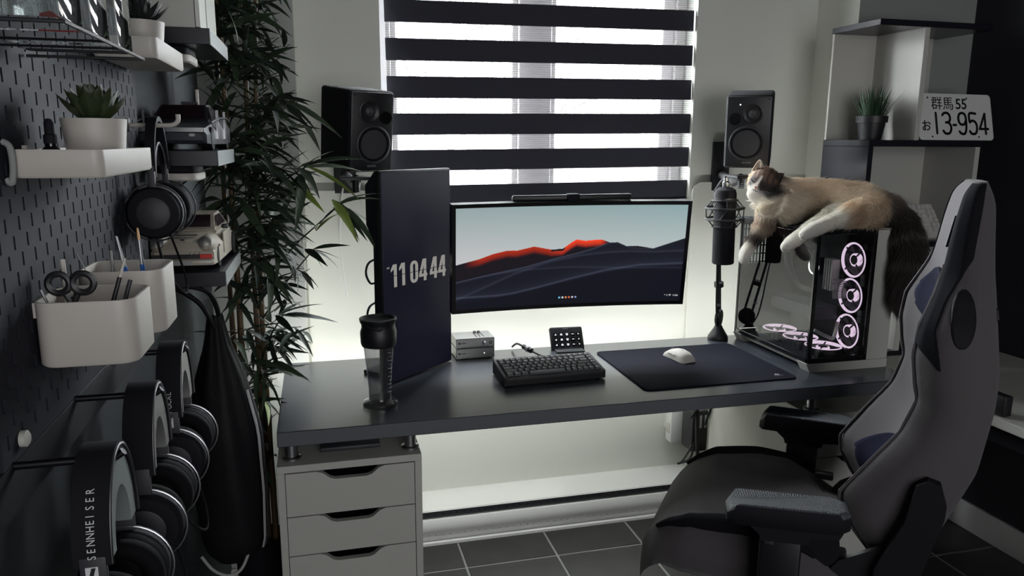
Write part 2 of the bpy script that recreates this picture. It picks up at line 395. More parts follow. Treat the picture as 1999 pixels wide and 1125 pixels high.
# day-and-night blind: opaque bands alternating with sheer bands
def sheer():
    m = bpy.data.materials.new('sheer_mesh_fabric'); m.use_nodes = True; nt = m.node_tree; nt.nodes.clear()
    o = nt.nodes.new('ShaderNodeOutputMaterial'); t = nt.nodes.new('ShaderNodeBsdfTransparent'); tr = nt.nodes.new('ShaderNodeBsdfTranslucent'); d = nt.nodes.new('ShaderNodeBsdfDiffuse')
    tr.inputs[0].default_value = (.011, .0103, .0098, 1); d.inputs[0].default_value = (.09, .086, .083, 1)
    tc = nt.nodes.new('ShaderNodeTexCoord'); sp = nt.nodes.new('ShaderNodeSeparateXYZ'); mt = nt.nodes.new('ShaderNodeMath'); mt.operation = 'MULTIPLY'; mt.inputs[1].default_value = 2*math.pi/.0078
    sn = nt.nodes.new('ShaderNodeMath'); sn.operation = 'SINE'; mr = nt.nodes.new('ShaderNodeMapRange'); mr.inputs[1].default_value = .2; mr.inputs[2].default_value = .95; mr.inputs[3].default_value = .38; mr.inputs[4].default_value = .62
    nt.links.new(tc.outputs['Object'], sp.inputs[0]); nt.links.new(sp.outputs[2], mt.inputs[0]); nt.links.new(mt.outputs[0], sn.inputs[0]); nt.links.new(sn.outputs[0], mr.inputs[0])
    a = nt.nodes.new('ShaderNodeMixShader'); a.inputs[0].default_value = .25; nt.links.new(tr.outputs[0], a.inputs[1]); nt.links.new(d.outputs[0], a.inputs[2])
    b_ = nt.nodes.new('ShaderNodeMixShader'); nt.links.new(mr.outputs[0], b_.inputs[0]); nt.links.new(t.outputs[0], b_.inputs[1]); nt.links.new(a.outputs[0], b_.inputs[2]); nt.links.new(b_.outputs[0], o.inputs[0]); return m
def opaque():
    m = mat('navy_black_blind_fabric', rgb(34, 34, 46), .85, vary=.06, scale=120); nt = m.node_tree; b_ = nt.nodes['Principled BSDF']; o = nt.nodes['Material Output']
    tr = nt.nodes.new('ShaderNodeBsdfTranslucent'); tr.inputs[0].default_value = rgb(34, 34, 42); mx = nt.nodes.new('ShaderNodeMixShader'); mx.inputs[0].default_value = .02
    nt.links.new(b_.outputs[0], mx.inputs[1]); nt.links.new(tr.outputs[0], mx.inputs[2]); nt.links.new(mx.outputs[0], o.inputs[0]); return m
bl = thing('roller_blind', 'dark and sheer striped day-and-night roller blind hanging in the window', 'blind', (.831, 2.72, 1.9786), rot=(0, R(-.8), 0))
bw, per, dk = 1.163, .1268, .0740
sh, op = sheer(), opaque()
for i in range(-2, 7):
    zt = -i*per
    if zt-dk < OZ0-1.9786+.02: continue
    MB().box((0, 0, zt-dk/2), (bw, .0016, dk)).build('dark_band', op, bl)
    if i < 6 and zt-per > OZ0-1.9786: MB().box((0, .0004, zt-dk-(per-dk)/2), (bw-.004, .0008, per-dk)).build('sheer_band', sh, bl)
MB().cyl((-bw/2, 0, -5*per-dk-.012), (bw/2, 0, -5*per-dk-.012), .011, n=12).build('bottom_rail', M_['black_matte'], bl)
MB().box((0, 0, 2*per+.03), (bw, .06, .07), 0, .01).build('cassette', M_['frame_white'], bl)

# wall boards behind the desk, left and right of the window
def wallboard(x0, x1, z0, z1, r, side, label):
    n = [(x0, z0), (x1, z0)]
    if side > 0: n += [(x1, z1-r)] + [(x1-r+r*math.cos(R(a)), z1-r+r*math.sin(R(a))) for a in range(10, 91, 16)] + [(x0, z1)]
    else: n += [(x1, z1), (x0+r, z1)] + [(x0+r-r*math.sin(R(a)), z1-r+r*math.cos(R(a))) for a in range(10, 91, 16)]
    tag(MB().prism(n, 2.688, 2.70, 'y').build('wall_board', M_['wall_white']), label, 'board')
wallboard(-.04, .205, .55, 1.325, .05, 1, 'thin white board on the wall under the speaker beside the bamboo')
wallboard(1.428, 1.93, .55, 1.345, .04, -1, 'thin white round-cornered board on the wall behind the microphone')
# baseboard heater under the desk
h = thing('baseboard_heater', 'long white electric baseboard heater under the desk', 'heater', (.7, 2.64, 0))
x0, x1 = -.03-.7, 1.93-.7
prof = [(.06, 0), (.06, .165), (.05, .168), (-.050, .139), (-.053, .134), (-.030, .131), (-.030, .104), (-.052, .100), (-.060, .078), (-.057, .048), (-.045, .031), (-.040, .026), (-.040, .012), (-.060, .010), (-.060, 0)]
MB().prism(prof, x0, x1, 'x').build('housing', M_['white_paint'], h)
MB().box(((x0+x1)/2, -.036, .1175), (x1-x0-.01, .012, .026), 0, .001, 1).build('dark_louvre', M_['dark_grey'], h)
b = MB()
for i in range(70): b.cyl((x0+.03+i*.0275, -.0425, .117), (x0+.03+i*.0275, -.0415, .117), .003, n=6); b.cyl((x0+.03+i*.0275, -.0500, .037), (x0+.03+i*.0275, -.0478, .037), .002, n=6)
o = b.build('perforations', M_['black_matte'], h); o['kind'] = 'stuff'

# outside: pale ground, bare trees, a house
struct(MB().box((1, 16, -1.15), (60, 26, .1)).build('ground_outside', M_['snow']))
def tree(x, y, hgt, seed, label, r0=.12):
    r2 = random.Random(seed); t = thing('bare_tree', label, 'tree', (x, y, -1.1), 0, 'bare trees outside')
    tr = MB(); br = MB()
    pts = [(0, 0, 0)]
    for i in range(1, 7): pts.append((pts[-1][0]+r2.uniform(-.12, .12), pts[-1][1]+r2.uniform(-.1, .1), hgt*i/6))
    tr.tube(pts, [r0*(1-.13*i) for i in range(7)], 8); tr.build('trunk', M_['bark'], t)
    def branch(p, d, L, r, lev):
        q = [p]
        for i in range(4):
            d = (Vector(d)+Vector((r2.uniform(-.3, .3), r2.uniform(-.3, .3), r2.uniform(-.1, .35)))).normalized(); q.append(tuple(Vector(q[-1])+d*L/4))
        br.tube(q, [r*(1-.2*i) for i in range(5)], 5)
        if lev > 0:
            for i in (1, 2, 3, 4):
                for _ in range(2 if lev > 1 else 1):
                    a = r2.uniform(0, 6.28); branch(q[i], (math.cos(a), math.sin(a)*.6, r2.uniform(.1, .9)), L*r2.uniform(.4, .7), r*.5, lev-1)
    for i in range(2, 7):
        for _ in range(3):
            a = r2.uniform(0, 6.28); branch(pts[i], (math.cos(a), .5*math.sin(a), r2.uniform(.3, .9)), hgt*r2.uniform(.2, .36), r0*.4, 2)
    o = br.build('branches', M_['bark'], t); o['kind'] = 'stuff'
tree(-.2, 7.0, 5.0, 3, 'bare winter tree outside with its trunk behind the left pane')
tree(2.6, 12.4, 6.6, 5, 'bare winter tree outside crossing the left pane nearest the mullion')
tree(4.4, 7.6, 5.2, 8, 'bare forked winter tree outside behind the right pane', .16)
tree(6.9, 12.5, 6.5, 11, 'slim bare winter tree outside at the right edge of the window', .13)
hs = thing('neighbour_house', 'pale house with an ochre roof seen through the blind', 'house', (9.5, 21, -1.1))
MB().box((0, 0, 1.2), (5.0, 4, 2.4)).build('wall', M_['brickish'], hs)
MB().prism([(-2.3, 2.4), (2.3, 2.4), (0, 3.6)], -2.8, 2.8, 'x').build('roof', M_['roofing'], hs)
for x in (-1.5, 1.4): o = MB().box((x, -2.0, 1.4), (.8, .08, 1.0)).build('house_window', M_['dark_grey'], hs)
# ---------------------------------------------------------------- desk, drawer units
DZ = .790
dk_ = thing('desk', 'long anthracite desk standing on two white drawer units', 'desk', (.822, 2.132, 0))
L2, DY0, DY1 = .94, 1.829-2.132, 2.435-2.132
b = MB().box((0, 0, DZ-.0195), (1.88, DY1-DY0, .039), 0, .0015, 1)
o = b.build('desktop', [M_['desk'], M_['desk_edge']], dk_)
for p in o.data.polygons:
    if p.normal.y < -.8 or abs(p.normal.x) > .8: p.material_index = 1
def unit(x0, front, label):
    t = thing('drawer_unit', label, 'drawer unit', (x0+.18, 2.12, 0), 0, 'drawer units carrying the desk')
    D0, D1, z1 = front-2.12, .29, .700
    b = MB(); b.box((0, (D0+D1)/2, z1-.0095), (.36, D1-D0, .019), 0, .001, 1)
    for s in (-1, 1): b.box((s*.171, (D0+D1)/2, (z1-.019)/2), (.018, D1-D0, z1-.019), 0, .001, 1)
    b.box((0, D1-.004, .35), (.324, .008, .66)); b.box((0, (D0+D1)/2, .04), (.324, D1-D0-.03, .02)); b.build('cabinet_body', M_['white_lam'], t)
    zt = z1-.022; hh = [.118, .108, .118, .15, .15]
    for k, h_ in enumerate(hh):
        z0 = zt-h_+.003; w_ = .1605
        cut = [(-.085, 0), (-.070, -.005), (-.052, -.020), (-.040, -.024), (.040, -.024), (.052, -.020), (.070, -.005), (.085, 0)]
        poly = [(-w_, z0), (w_, z0), (w_, zt)] + [(x, zt+d) for x, d in cut[::-1]] + [(-w_, zt)]
        d = MB().prism(poly, D0+.001, D0+.018, 'y').build('drawer', M_['white_lam'], t)
        bb = MB(); bb.box((0, D0+.22, (zt+z0)/2-.02), (.30, .40, h_-.06)); bb.build('drawer_box', M_['dark_grey'], d)
        zt -= h_
    return t
unit(-.123, 1.829, 'white five-drawer unit under the left end of the desk')
unit(1.400, 1.829, 'white drawer unit under the right end of the desk behind the chair')
for x in (-.088, .213, 1.435, 1.736):
    for y in (1.879, 2.372):
        p = thing('desk_post', '', 'post') if False else None
        b = MB(); X, Y = x-.822, y-2.132
        b.lathe([(.024, .700), (.024, .705), (.0155, .708), (.0155, .745), (.024, .747), (.024, .751)], (X, Y, 0), n=24)
        q = b.build('desk_post', M_['steel'], dk_)
        for a in (40, 220):
            MB().cyl((X+.0195*math.cos(R(a)), Y+.0195*math.sin(R(a)), .705), (X+.0195*math.cos(R(a)), Y+.0195*math.sin(R(a)), .708), .003, n=8).build('screw', M_['dark_steel'], q)
tag(MB().box((.06, 1.95, .706), (.155, .11, .012), 0, .003).build('small_notebook', M_['dark_grey']), 'slim grey device lying in the gap between desktop and left drawer unit', 'tablet')
# LED strip along the back edge of the desk, its light goes up the wall
ls = tag(MB().box((.822, 2.4375, .764), (1.84, .004, .010)).build('led_strip', M_['led_strip']), 'white LED light strip stuck along the back edge of the desk', 'light strip')
area('led_strip_light', (.822, 2.444, .768), (0, .92, .39), 1.86, .012, 7.6, (.98, 1.0, .97), 160)
area('led_strip_light_low', (.62, 2.425, .748), (0, .40, -.92), 1.5, .012, 4.2, (.96, 1.0, .97), 170)

# power bar, adapters and cables under the right end
pb = thing('power_strip', 'white power strip fixed upright behind the right drawer unit', 'power strip', (1.375, 2.60, .0))
MB().box((0, .04, .45), (.055, .05, .30), 0, .006).build('housing', M_['white_paint'], pb)
for i in range(3): MB().box((-.0285, .04, .36+i*.09), (.003, .03, .045), 0, .001).build('socket', M_['off_white'], pb)
MB().box((.0, .07, .45), (.03, .06, .22)).build('wall_bracket', M_['white_paint'], pb)
ad = thing('power_adapter', 'black power adapter hanging beside the white power strip', 'adapter', (1.40, 2.52, .0))
MB().box((0, 0, .40), (.07, .09, .17), 0, .01).build('body', M_['black'], ad)
for i in range(3): MB().box((-.02+i*.02, -.046, .44), (.008, .003, .05)).build('label_stripe', M_['legend'], ad)
MB().tube(smooth_path([(0, 0, .48), (-.02, -.01, .58), (.03, .02, .68), (0, .06, .745)]), .008).build('cord', M_['black'], ad)
cb = thing('cable_bundle', 'bundle of black cables dangling below the desk beside the right drawer unit', 'cables', (1.385, 2.43, 0))
rr = random.Random(4)
for i in range(7):
    p = [(rr.uniform(-.03, .01), rr.uniform(-.03, .02), .746)]
    for k in range(1, 6): p.append((rr.uniform(-.045, .015), rr.uniform(-.04, .03), .748-k*rr.uniform(.03, .06)))
    MB().tube(smooth_path(p), .004, 6).build('cable', M_['black'], cb)
MB().tube(smooth_path([(-.01, .05, .35), (-.055, .04, .29), (-.08, .03, .285), (-.03, .03, .30), (-.01, .04, .36)]), .004, 6).build('cable', M_['black'], cb)
MB().tube(smooth_path([(-.02, .02, .55), (-.012, .02, .40), (0, .02, .25), (.0, .02, .13)]), .008, 8).build('cable', M_['black'], cb)
MB().box((-.018, .0, .655), (.05, .10, .012)).build('tan_board', M_['tan'], cb)
# ---------------------------------------------------------------- curved ultrawide monitor
um = thing('ultrawide_monitor', 'curved ultrawide monitor showing red and black desert dunes', 'monitor', (.777, 2.250, .972), rot=(0, 0, 0))
um.rotation_euler = (R(6.5), R(-.35), math.atan2(-.040, .764))
CW, CH, CR = .768, .345, 3.6
def cpt(u, v, d=0.0):                     # u,v in metres on the panel (centre, bottom origin), d = depth behind the face
    a = u/CR; return (math.sin(a)*(CR+d), -CR*(1-math.cos(a))*1.0*-0 + (math.cos(a)-1)*(CR+d)+d, v)
def curved(name, u0, u1, v0, v1, d0, d1, m, par, n=24, both=True):
    P = []
    for i in range(n+1):
        u = u0+(u1-u0)*i/n; P.append([cpt(u, v0, d0), cpt(u, v1, d0), cpt(u, v1, d1), cpt(u, v0, d1)])
    return MB().rings(P, 0, True, True).build(name, m, par, sharp=30)
curved('panel_housing', -CW/2, CW/2, 0, CH, .002, .030, M_['black'], um)
bz = .012
curved('bezel', -CW/2, CW/2, CH-.012, CH, -.001, .003, M_['black_gloss'], um)
curved('bezel', -CW/2, CW/2, 0, .012, -.001, .003, M_['black_gloss'], um)
curved('bezel', -CW/2, -CW/2+.012, .012, CH-.012, -.001, .003, M_['black_gloss'], um, 3)
curved('bezel', CW/2-.012, CW/2, .012, CH-.012, -.001, .003, M_['black_gloss'], um, 3)
NU, NV = 520, 230
sw, s0, s1 = CW/2-.012, .012, CH-.012
U = np.linspace(0, 1, NU); V = np.linspace(0, 1, NV); UU, VV = np.meshgrid(U, V, indexing='ij')
def c3(r, g, b): return np.array([lin(r), lin(g), lin(b)])
def curve(xs, ys): return np.interp(UU, xs, ys)
def ss(a, b, x): t = np.clip((x-a)/(b-a), 0, 1); return t*t*(3-2*t)
IMG = np.zeros((NU, NV, 3))
t = VV[..., None]
IMG[:] = c3(196, 196, 196) + (c3(148, 164, 166)-c3(196, 196, 196))*np.clip((t-.42)/.58, 0, 1)
IMG += (UU[..., None]*.04)*np.array([-1, 0, 0])
far = curve([0, .07, .10, .16, .22, .26, .30, .335, .37, .41, .46, .50, .52, .56, .60, .63, .68, .74, .78, .80, 1], [.45, .485, .50, .545, .572, .567, .585, .602, .585, .565, .57, .635, .66, .645, .652, .655, .61, .58, .585, .58, .50])
m_ = VV < far
red = np.clip(1-(far-VV)/.085, 0, 1)
side = np.clip((UU-.40)*9, 0, 1)
lit = ss(.03, .12, UU)*(1-ss(.62, .66, UU))
col = c3(24, 20, 26) + (c3(228, 62, 30)*(.45+.55*side[..., None])*1.25-c3(24, 20, 26))*(red*lit*ss(0, .5, red))[..., None]
IMG[m_] = col[m_]
dk2 = np.where((UU > .41) & (UU < .47), 1, 0)*(VV < far)*(VV > far-.02); IMG[dk2 > 0] = c3(30, 22, 26)
mid = curve([0, .12, .30, .42, .52, .60, .66, .70, .75, .80, .86, .92, 1], [.28, .33, .40, .47, .52, .57, .62, .625, .575, .56, .555, .60, .66])
m_ = VV < mid; IMG[m_] = c3(20, 22, 32)
ridge = np.exp(-((VV-mid)/.012)**2)*np.where(UU < .66, .8, .35); IMG += ridge[..., None]*(c3(50, 54, 66))*(VV < mid+.004)[..., None]
r2_ = curve([0, .1, .25, .4, .55, .65, .75, .85, 1], [.10, .19, .33, .44, .50, .52, .53, .52, .53])
for c_, w_, s_ in ((r2_, .010, .6), (curve([0, .15, .3, .5, .7, 1], [.29, .34, .37, .38, .36, .35]), .008, .5), (curve([.18, .25, .35, .5, .65, .8, 1], [.12, .135, .18, .26, .335, .385, .40]), .010, 1.2)):
    g_ = np.exp(-((VV-c_)/w_)**2)*s_ + np.exp(-np.clip((VV-c_), 0, 1)/.05)*(VV > c_)*.35*s_
    IMG += (g_*(VV < mid))[..., None]*c3(40, 43, 54)
IMG *= np.where((VV < curve([0, .18, .3, .5, .7, 1], [.05, .10, .15, .24, .33, .385]))[..., None], .75, 1)
P = [[cpt(-sw+2*sw*U[i], s0+(s1-s0)*V[j], .0015) for j in range(NV)] for i in range(NU)]
sb = MB().grid(P); me = sb.mesh('screen', attr_mat('wallpaper_screen', .25, 1.0), 0)
set_tint(me, np.concatenate([IMG.reshape(-1, 3), np.ones((NU*NV, 1))], 1)); link('screen', me, um)
icols = [(120, 190, 230), (220, 220, 220), (230, 150, 90), (225, 110, 80), (210, 210, 215), (150, 160, 210)]
for i, c_ in enumerate(icols):
    u = -.035+i*.0108; p = cpt(u, .034, -.0003); MB().box(p, (.006, .0006, .006), 0, .0006, 1).build('taskbar_icon', emis('taskbar_icon_glow', rgb(*c_), .9), um)
pt = cpt(.318, .030, -.0003)
text('tray_clock', '^ ψ 中  11:04', .008, M_['icon'], um, (math.cos(.2), math.sin(-.2), 0), (0, 0, 1), (pt[0], pt[1], pt[2]))
b = MB(); b.box((0, .040, .19), (.26, .035, .16), 0, .012); b.build('rear_bulge', M_['black_matte'], um)
arm = MB(); arm.box((0, .068, .19), (.10, .02, .10), 0, .003); arm.tube([(0, .075, .19), (.06, .20, .185), (.02, .40, .20)], .016, 12)
arm.build('wall_arm', M_['black'], um)
MB().box((.02, .408, .20), (.10, .014, .14), 0, .003).build('wall_plate', M_['black'], um)
# light bar clipped to the top of the ultrawide
lb = thing('monitor_light_bar', 'slim black light bar clipped on top of the ultrawide monitor', 'light bar', (.776, 2.238, 1.322), rot=(0, R(-.6), math.atan2(-.04, .764)))
MB().box((0, 0, .004), (.386, .020, .015), 0, .004).build('bar', M_['black'], lb)
MB().box((0, -.004, .001), (.040, .030, .030), 0, .004).build('clip', M_['black_matte'], lb)
MB().box((0, -.0012, .0122), (.38, .019, .0012), 0, .0004, 1).build('top_edge', M_['black'], lb)

# ---------------------------------------------------------------- vertical monitor with a clock
A, B = Vector((.172, 2.117, 0)), Vector((.408, 2.337, 0))
ang = math.atan2(B.y-A.y, B.x-A.x); VW, VH = (B-A).length, .622
vm = thing('vertical_monitor', 'monitor turned upright showing a grey flip clock reading 11 04 44', 'monitor', (A.x, A.y, .7925), ang)
MB().box((VW/2, .011, VH/2), (VW, .020, VH), 0, .004).build('panel_housing', M_['black'], vm)
MB().box((VW/2, .0008, VH/2), (VW-.008, .0016, VH-.010), 0, .0004, 1).build('screen', M_['screen_off'], vm)
b = MB(); b.prism([(-.002, .17), (.0, .60), (.10, .60), (.12, .17)], .020, .030, 'y'); b.build('rear_shell', M_['black_matte'], vm)
b = MB(); b.prism([(.02, .38), (.02, .62), (.056, .58), (.056, .47), (.02, .40)], 0.0, .16, 'x'); b.build('rear_bulge', M_['black_matte'], vm)
b = MB(); b.box((VW/2, .075, .30), (.10, .03, .10), 0, .004); b.box((VW/2, .115, .145), (.045, .03, .30), 0, .004); b.build('stand_arm', M_['black'], vm)
MB().box((VW/2, .095, .0045), (.20, .10, .014), 0, .004).build('stand_foot', M_['black'], vm)
for z, r_ in ((.345, .030), (.22, .030)):
    MB().tube(smooth_path([(.02, .030, z+.03), (-.022, .03, z+.02), (-.034, .03, z-.01), (-.015, .03, z-.04), (.02, .03, z-.035)]), .0032, 8).build('cable', M_['black'], vm)
# digits, drawn as condensed strokes with the flip split across the middle
def digit(d, x, z, w, h, s):
    mb = MB(); y0, y1 = -.0006, 0.0004
    if d == '1':
        mb.prism([(x+w*.52, z), (x+w*.52+s, z), (x+w*.52+s, z+h), (x+w*.40, z+h), (x+.06*w, z+h*.80), (x+.06*w, z+h*.68), (x+w*.52, z+h*.80)], y0, y1, 'y')
    elif d == '0':
        o_ = rrect(w, h, w*.46, 8); i_ = rrect(w-2*s, h-1.5*s, (w-2*s)*.48, 8); n = len(o_)
        for k in range(n):
            a, c_ = k, (k+1) % n
            mb.prism([(x+w/2+o_[a][0], z+h/2+o_[a][1]), (x+w/2+o_[c_][0], z+h/2+o_[c_][1]), (x+w/2+i_[c_][0], z+h/2+i_[c_][1]), (x+w/2+i_[a][0], z+h/2+i_[a][1])], y0, y1, 'y')
    else:
        mb.prism([(x+w*.58, z), (x+w*.58+s, z), (x+w*.58+s, z+h), (x+w*.58, z+h)], y0, y1, 'y')
        mb.prism([(x, z+h*.20), (x+w*1.03, z+h*.20), (x+w*1.03, z+h*.33), (x, z+h*.33)], y0, y1-.00005, 'y')
        mb.prism([(x, z+h*.33), (x+s*.9, z+h*.33), (x+w*.58+s*.6, z+h), (x+w*.58-s*.35, z+h)], y0, y1-.0001, 'y')
    o = mb.build('clock_digit', M_['clock'], vm); return o
zc_, hh_ = .287, .067
for d, x, w_ in (('1', .034, .028), ('1', .070, .028), ('0', .121, .036), ('4', .162, .037), ('4', .213, .037), ('4', .255, .037)):
    digit(d, x, zc_, w_, hh_, .0125)
for x, w_ in ((.030, .072), (.117, .086), (.209, .086)):
    MB().box((x+w_/2, -.0009, zc_+hh_*.5), (w_, .0006, .0016)).build('flip_split', M_['screen_off'], vm)
text('am_mark', 'AM', .008, M_['clock'], vm, (1, 0, 0), (0, 0, 1), (.018, -.0006, zc_+hh_-.010))

# ---------------------------------------------------------------- speakers on wall brackets
def speaker(name, label, loc, rz, mirror, led, tilt):
    t = thing(name, label, 'speaker', loc, group='pair of black bookshelf speakers', rot=(tilt, 0, rz))
    s = -1 if mirror else 1
    b = MB(); b.box((0, .098, .117), (.146, .192, .236), 0, .010, 3); b.build('cabinet', M_['black_matte'], t)
    MB().box((0, .002, .117), (.138, .010, .228), 0, .006).build('front_baffle', M_['black'], t)
    def drv(nm, x, z, r, parts):
        o = None
        for k, (pn, prof, m) in enumerate(parts):
            q = MB().lathe([(a*r, h) for a, h in prof], (x, -.003, z), (0, -1, 0), 36).build(pn if k else nm, M_[m], o or t); o = o or q
    drv('woofer', .004*s, .082, .056, [('w', [(1.0, 0), (1.0, .004), (.93, .006), (.88, .004)], 'dark_grey'), ('surround', [(.88, .003), (.84, .007), (.78, .006), (.74, .002)], 'rubber'), ('cone', [(.74, .003), (.5, -.004), (.30, -.008), (.28, -.001), (.2, .003), (0, .004)], 'dark_grey')])
    drv('tweeter', -.012*s, .176, .033, [('tw', [(1.0, 0), (1.0, .003), (.9, .004), (.55, -.001)], 'black'), ('dome', [(.45, .0), (.42, .004), (.25, .008), (0, .009)], 'dark_grey')])
    drv('bass_port', .043*s, .160, .019, [('bp', [(1.0, 0), (1.0, .004), (.86, .005), (.80, .001), (.78, -.0025), (0, -.0025)], 'rubber')])
    for x in (-.06, .06):
        for z in (.012, .222): MB().cyl((x, -.0045, z), (x, -.003, z), .003, n=8).build('screw', M_['dark_steel'], t)
    text('maker_badge', 'EDIFIER', .008, M_['legend'], t, (1, 0, 0), (0, 0, 1), (-.014, -.0036, .016), sx=1.1)
    if led: MB().ell((-.028, -.004, .205), (.0024, .0016, .0024), n=10, k=6).build('power_led', M_['led_dot'], t)
    return t
speaker('bookshelf_speaker', 'black bookshelf speaker left of the blind, turned towards the chair', (.160, 2.292, 1.404), R(24), False, False, R(7))
speaker('bookshelf_speaker', 'black bookshelf speaker right of the blind above the cat with a lit power dot', (1.445, 2.347, 1.411), R(-34), True, True, R(8)).scale = (1.05,)*3
def mount(label, cx, cy, z, wx):
    t = thing('speaker_bracket', label, 'bracket', (cx, cy, z-.012), 0, 'speaker wall brackets')
    b = MB(); b.box((0, 0, -.007), (.09, .10, .010), 0, .002, 1); b.build('platform', M_['black'], t)
    pts = [(0, 0, -.012), (0, .05, -.03), (wx-cx, 2.685-cy, -.01)]
    MB().tube(pts, .016, 12).build('swing_arm', M_['black'], t)
    MB().box((wx-cx, 2.693-cy, .02), (.075, .012, .19), 0, .003).build('wall_plate', M_['black'], t)
    MB().cyl((0, .0, -.05), (0, 0, -.012), .012, n=12).build('tilt_knob', M_['black'], t)
mount('black wall bracket carrying the speaker beside the bamboo', .12, 2.37, 1.402, .10)
mount('black wall bracket carrying the speaker above the cat', 1.48, 2.43, 1.398, 1.545)
tag(MB().tube(smooth_path([(.10, 2.70, 1.36), (.085, 2.685, 1.30), (.075, 2.69, 1.15), (.09, 2.69, .95)]), .004, 8).build('speaker_cable', M_['white_paint']), 'white cable running down the wall below the speaker beside the bamboo', 'cable')
# ---------------------------------------------------------------- things on the desk
def key_rows(parent, rows, pitch, gap, h, x0, y0, zf, m, leg=None, keyname='keycap', slope=0.0):
    cache = {}
    for r_, (yo, keys) in enumerate(rows):
        x = x0
        for wk in keys:
            if wk < 0: x += -wk*pitch; continue
            wd = wk*pitch-gap
            if wk not in cache:
                b = MB(); dp = pitch-gap; t_ = .0022
                lo = [(-wd/2, -dp/2), (wd/2, -dp/2), (wd/2, dp/2), (-wd/2, dp/2)]; hi = [(-wd/2+t_, -dp/2+t_), (wd/2-t_, -dp/2+t_), (wd/2-t_, dp/2-t_*.6), (-wd/2+t_, dp/2-t_*.6)]
                b.rings([[(a, c_, 0) for a, c_ in lo], [(a, c_, h*.35) for a, c_ in lo], [(a, c_, h) for a, c_ in hi]], 0, False)
                if leg and wk <= 1.25: b.box((-wd*.12, dp*.18, h+.0002), (wd*.28, dp*.24, .0003), 1)
                cache[wk] = b.mesh(keyname, [M_[m], M_[leg or m]], 0)
            y = y0-yo*pitch
            link(keyname, cache[wk], parent, (x+wk*pitch/2, y, zf(y)), (slope, 0, 0)); x += wk*pitch
kx, ky = Vector((.497, 2.030)), Vector((.810, 1.994))
kb = thing('mechanical_keyboard', 'compact black mechanical keyboard on the desk before the ultrawide monitor', 'keyboard', (.510, 2.036, DZ), R(2.0))
KW, KD = .318, .135
b = MB(); b.prism([(0, .004), (KD, .004), (KD, .040), (KD-.004, .042), (.004, .022), (0, .020)], 0, KW, 'x'); b.build('case', M_['black'], kb)
b = MB()
sl = math.atan2(.020, KD-.008)
for x, w_ in ((.004, .008), (KW-.004, .008)): b.prism([(0, .004), (KD, .004), (KD, .0475), (0, .0275)], x-w_/2, x+w_/2, 'x')
b.prism([(0, .004), (.009, .004), (.009, .0295), (0, .0275)], 0, KW, 'x'); b.prism([(KD-.009, .004), (KD, .004), (KD, .0475), (KD-.009, .046)], 0, KW, 'x'); b.build('case_rim', M_['black'], kb)
rows = [(0, [1]*13+[1, -.12, 1]), (1, [1]*13+[2, 1]), (2, [1.5]+[1]*12+[1.5, 1]), (3, [1.75]+[1]*11+[2.25, 1]), (4, [2.25]+[1]*10+[1.75, 1, 1]), (5, [1.25, 1.25, 1.25, 6.25, 1, 1, 1, 1, 1, 1])]
rows[0] = (0, [1]*14+[-.0, 1, 1][:0]+[1, 1])
key_rows(kb, rows, .01865, .0022, .0085, .0095, KD-.021, lambda y: .024+y*math.tan(sl), 'key', 'legend', slope=sl)
for x in (.02, KW-.02): MB().cyl((x, .115, 0), (x, .115, .006), .006, n=12).build('foot', M_['rubber'], kb); MB().cyl((x, .015, 0), (x, .015, .006), .006, n=12).build('foot', M_['rubber'], kb)
cc = thing('keyboard_cable', 'grey keyboard cable with round aviator connector behind the compact keyboard', 'cable', (.655, 2.30, DZ))
pth = smooth_path([(-.02, .13, .010), (-.012, .10, .028), (.0, .06, .028), (.03, .0, .018), (.055, -.09, .020), (.06, -.125, .022)])
MB().tube(pth, .0038, 8).build('cord', M_['black'], cc)
b = MB(); d = Vector((.03, -.06, -.010)); b.cyl(Vector((.0, .06, .028)), Vector((.0, .06, .028))+d*.62, .0085, n=16); b.build('connector', M_['dark_steel'], cc)
b = MB(); b.cyl(Vector((.0, .06, .028))+d*.25, Vector((.0, .06, .028))+d*.42, .0102, n=16); b.build('connector_ring', M_['steel'], cc)

dp = thing('control_pad', 'small black control pad with fifteen lit icon keys on a stand behind the keyboard', 'control pad', (.822, 2.374, DZ), R(-3))
tilt = R(-32)
Mt = Matrix.Rotation(tilt, 4, 'X')
b = MB(); b.box((0, .010, .044), (.118, .020, .086), 0, .007, 3, M=Mt); b.build('body', M_['black'], dp)
for r_ in range(3):
    for c_ in range(5):
        p = Vector(((c_-2)*.0205, -.0008, .058-r_*.0185)); q = MB().box((0, 0, 0), (.0150, .0014, .0140), 0, .0006, 1, M=Mt @ Matrix.Translation(p)).build('icon_key', M_['black_gloss'], dp)
        r2 = random.Random(r_*5+c_); g = MB(); k = (r_*5+c_) % 5; T2 = Mt @ Matrix.Translation(p+Vector((0, -.0011, 0)))
        if k == 0: g.prism([(-.004, -.003), (.004, -.003), (.001, .004), (-.001, .001)], -.0002, .0002, 'y', M=T2)
        elif k == 1: g.prism([(-.0045, -.0035), (.0045, -.0035), (.0035, .002), (0, .004), (-.0035, .002)], -.0002, .0002, 'y', M=T2)
        elif k == 2: g.prism([(-.0035, -.004), (.0035, -.004), (.0045, .0035), (-.0045, .0035)], -.0002, .0002, 'y', M=T2)
        elif k == 3: g.prism([(-.004, -.001), (.004, -.001), (.004, .0014), (-.004, .0014)], -.0002, .0002, 'y', M=T2)
        else: g.prism([(-.003, -.0035), (.0035, 0), (-.003, .0035), (-.0010, 0)], -.0002, .0002, 'y', M=T2)
        g.build('icon', M_['icon'], q)
MB().box((0, .006, .0025), (.10, .075, .005), 0, .002, 1).build('stand_base', M_['black'], dp)
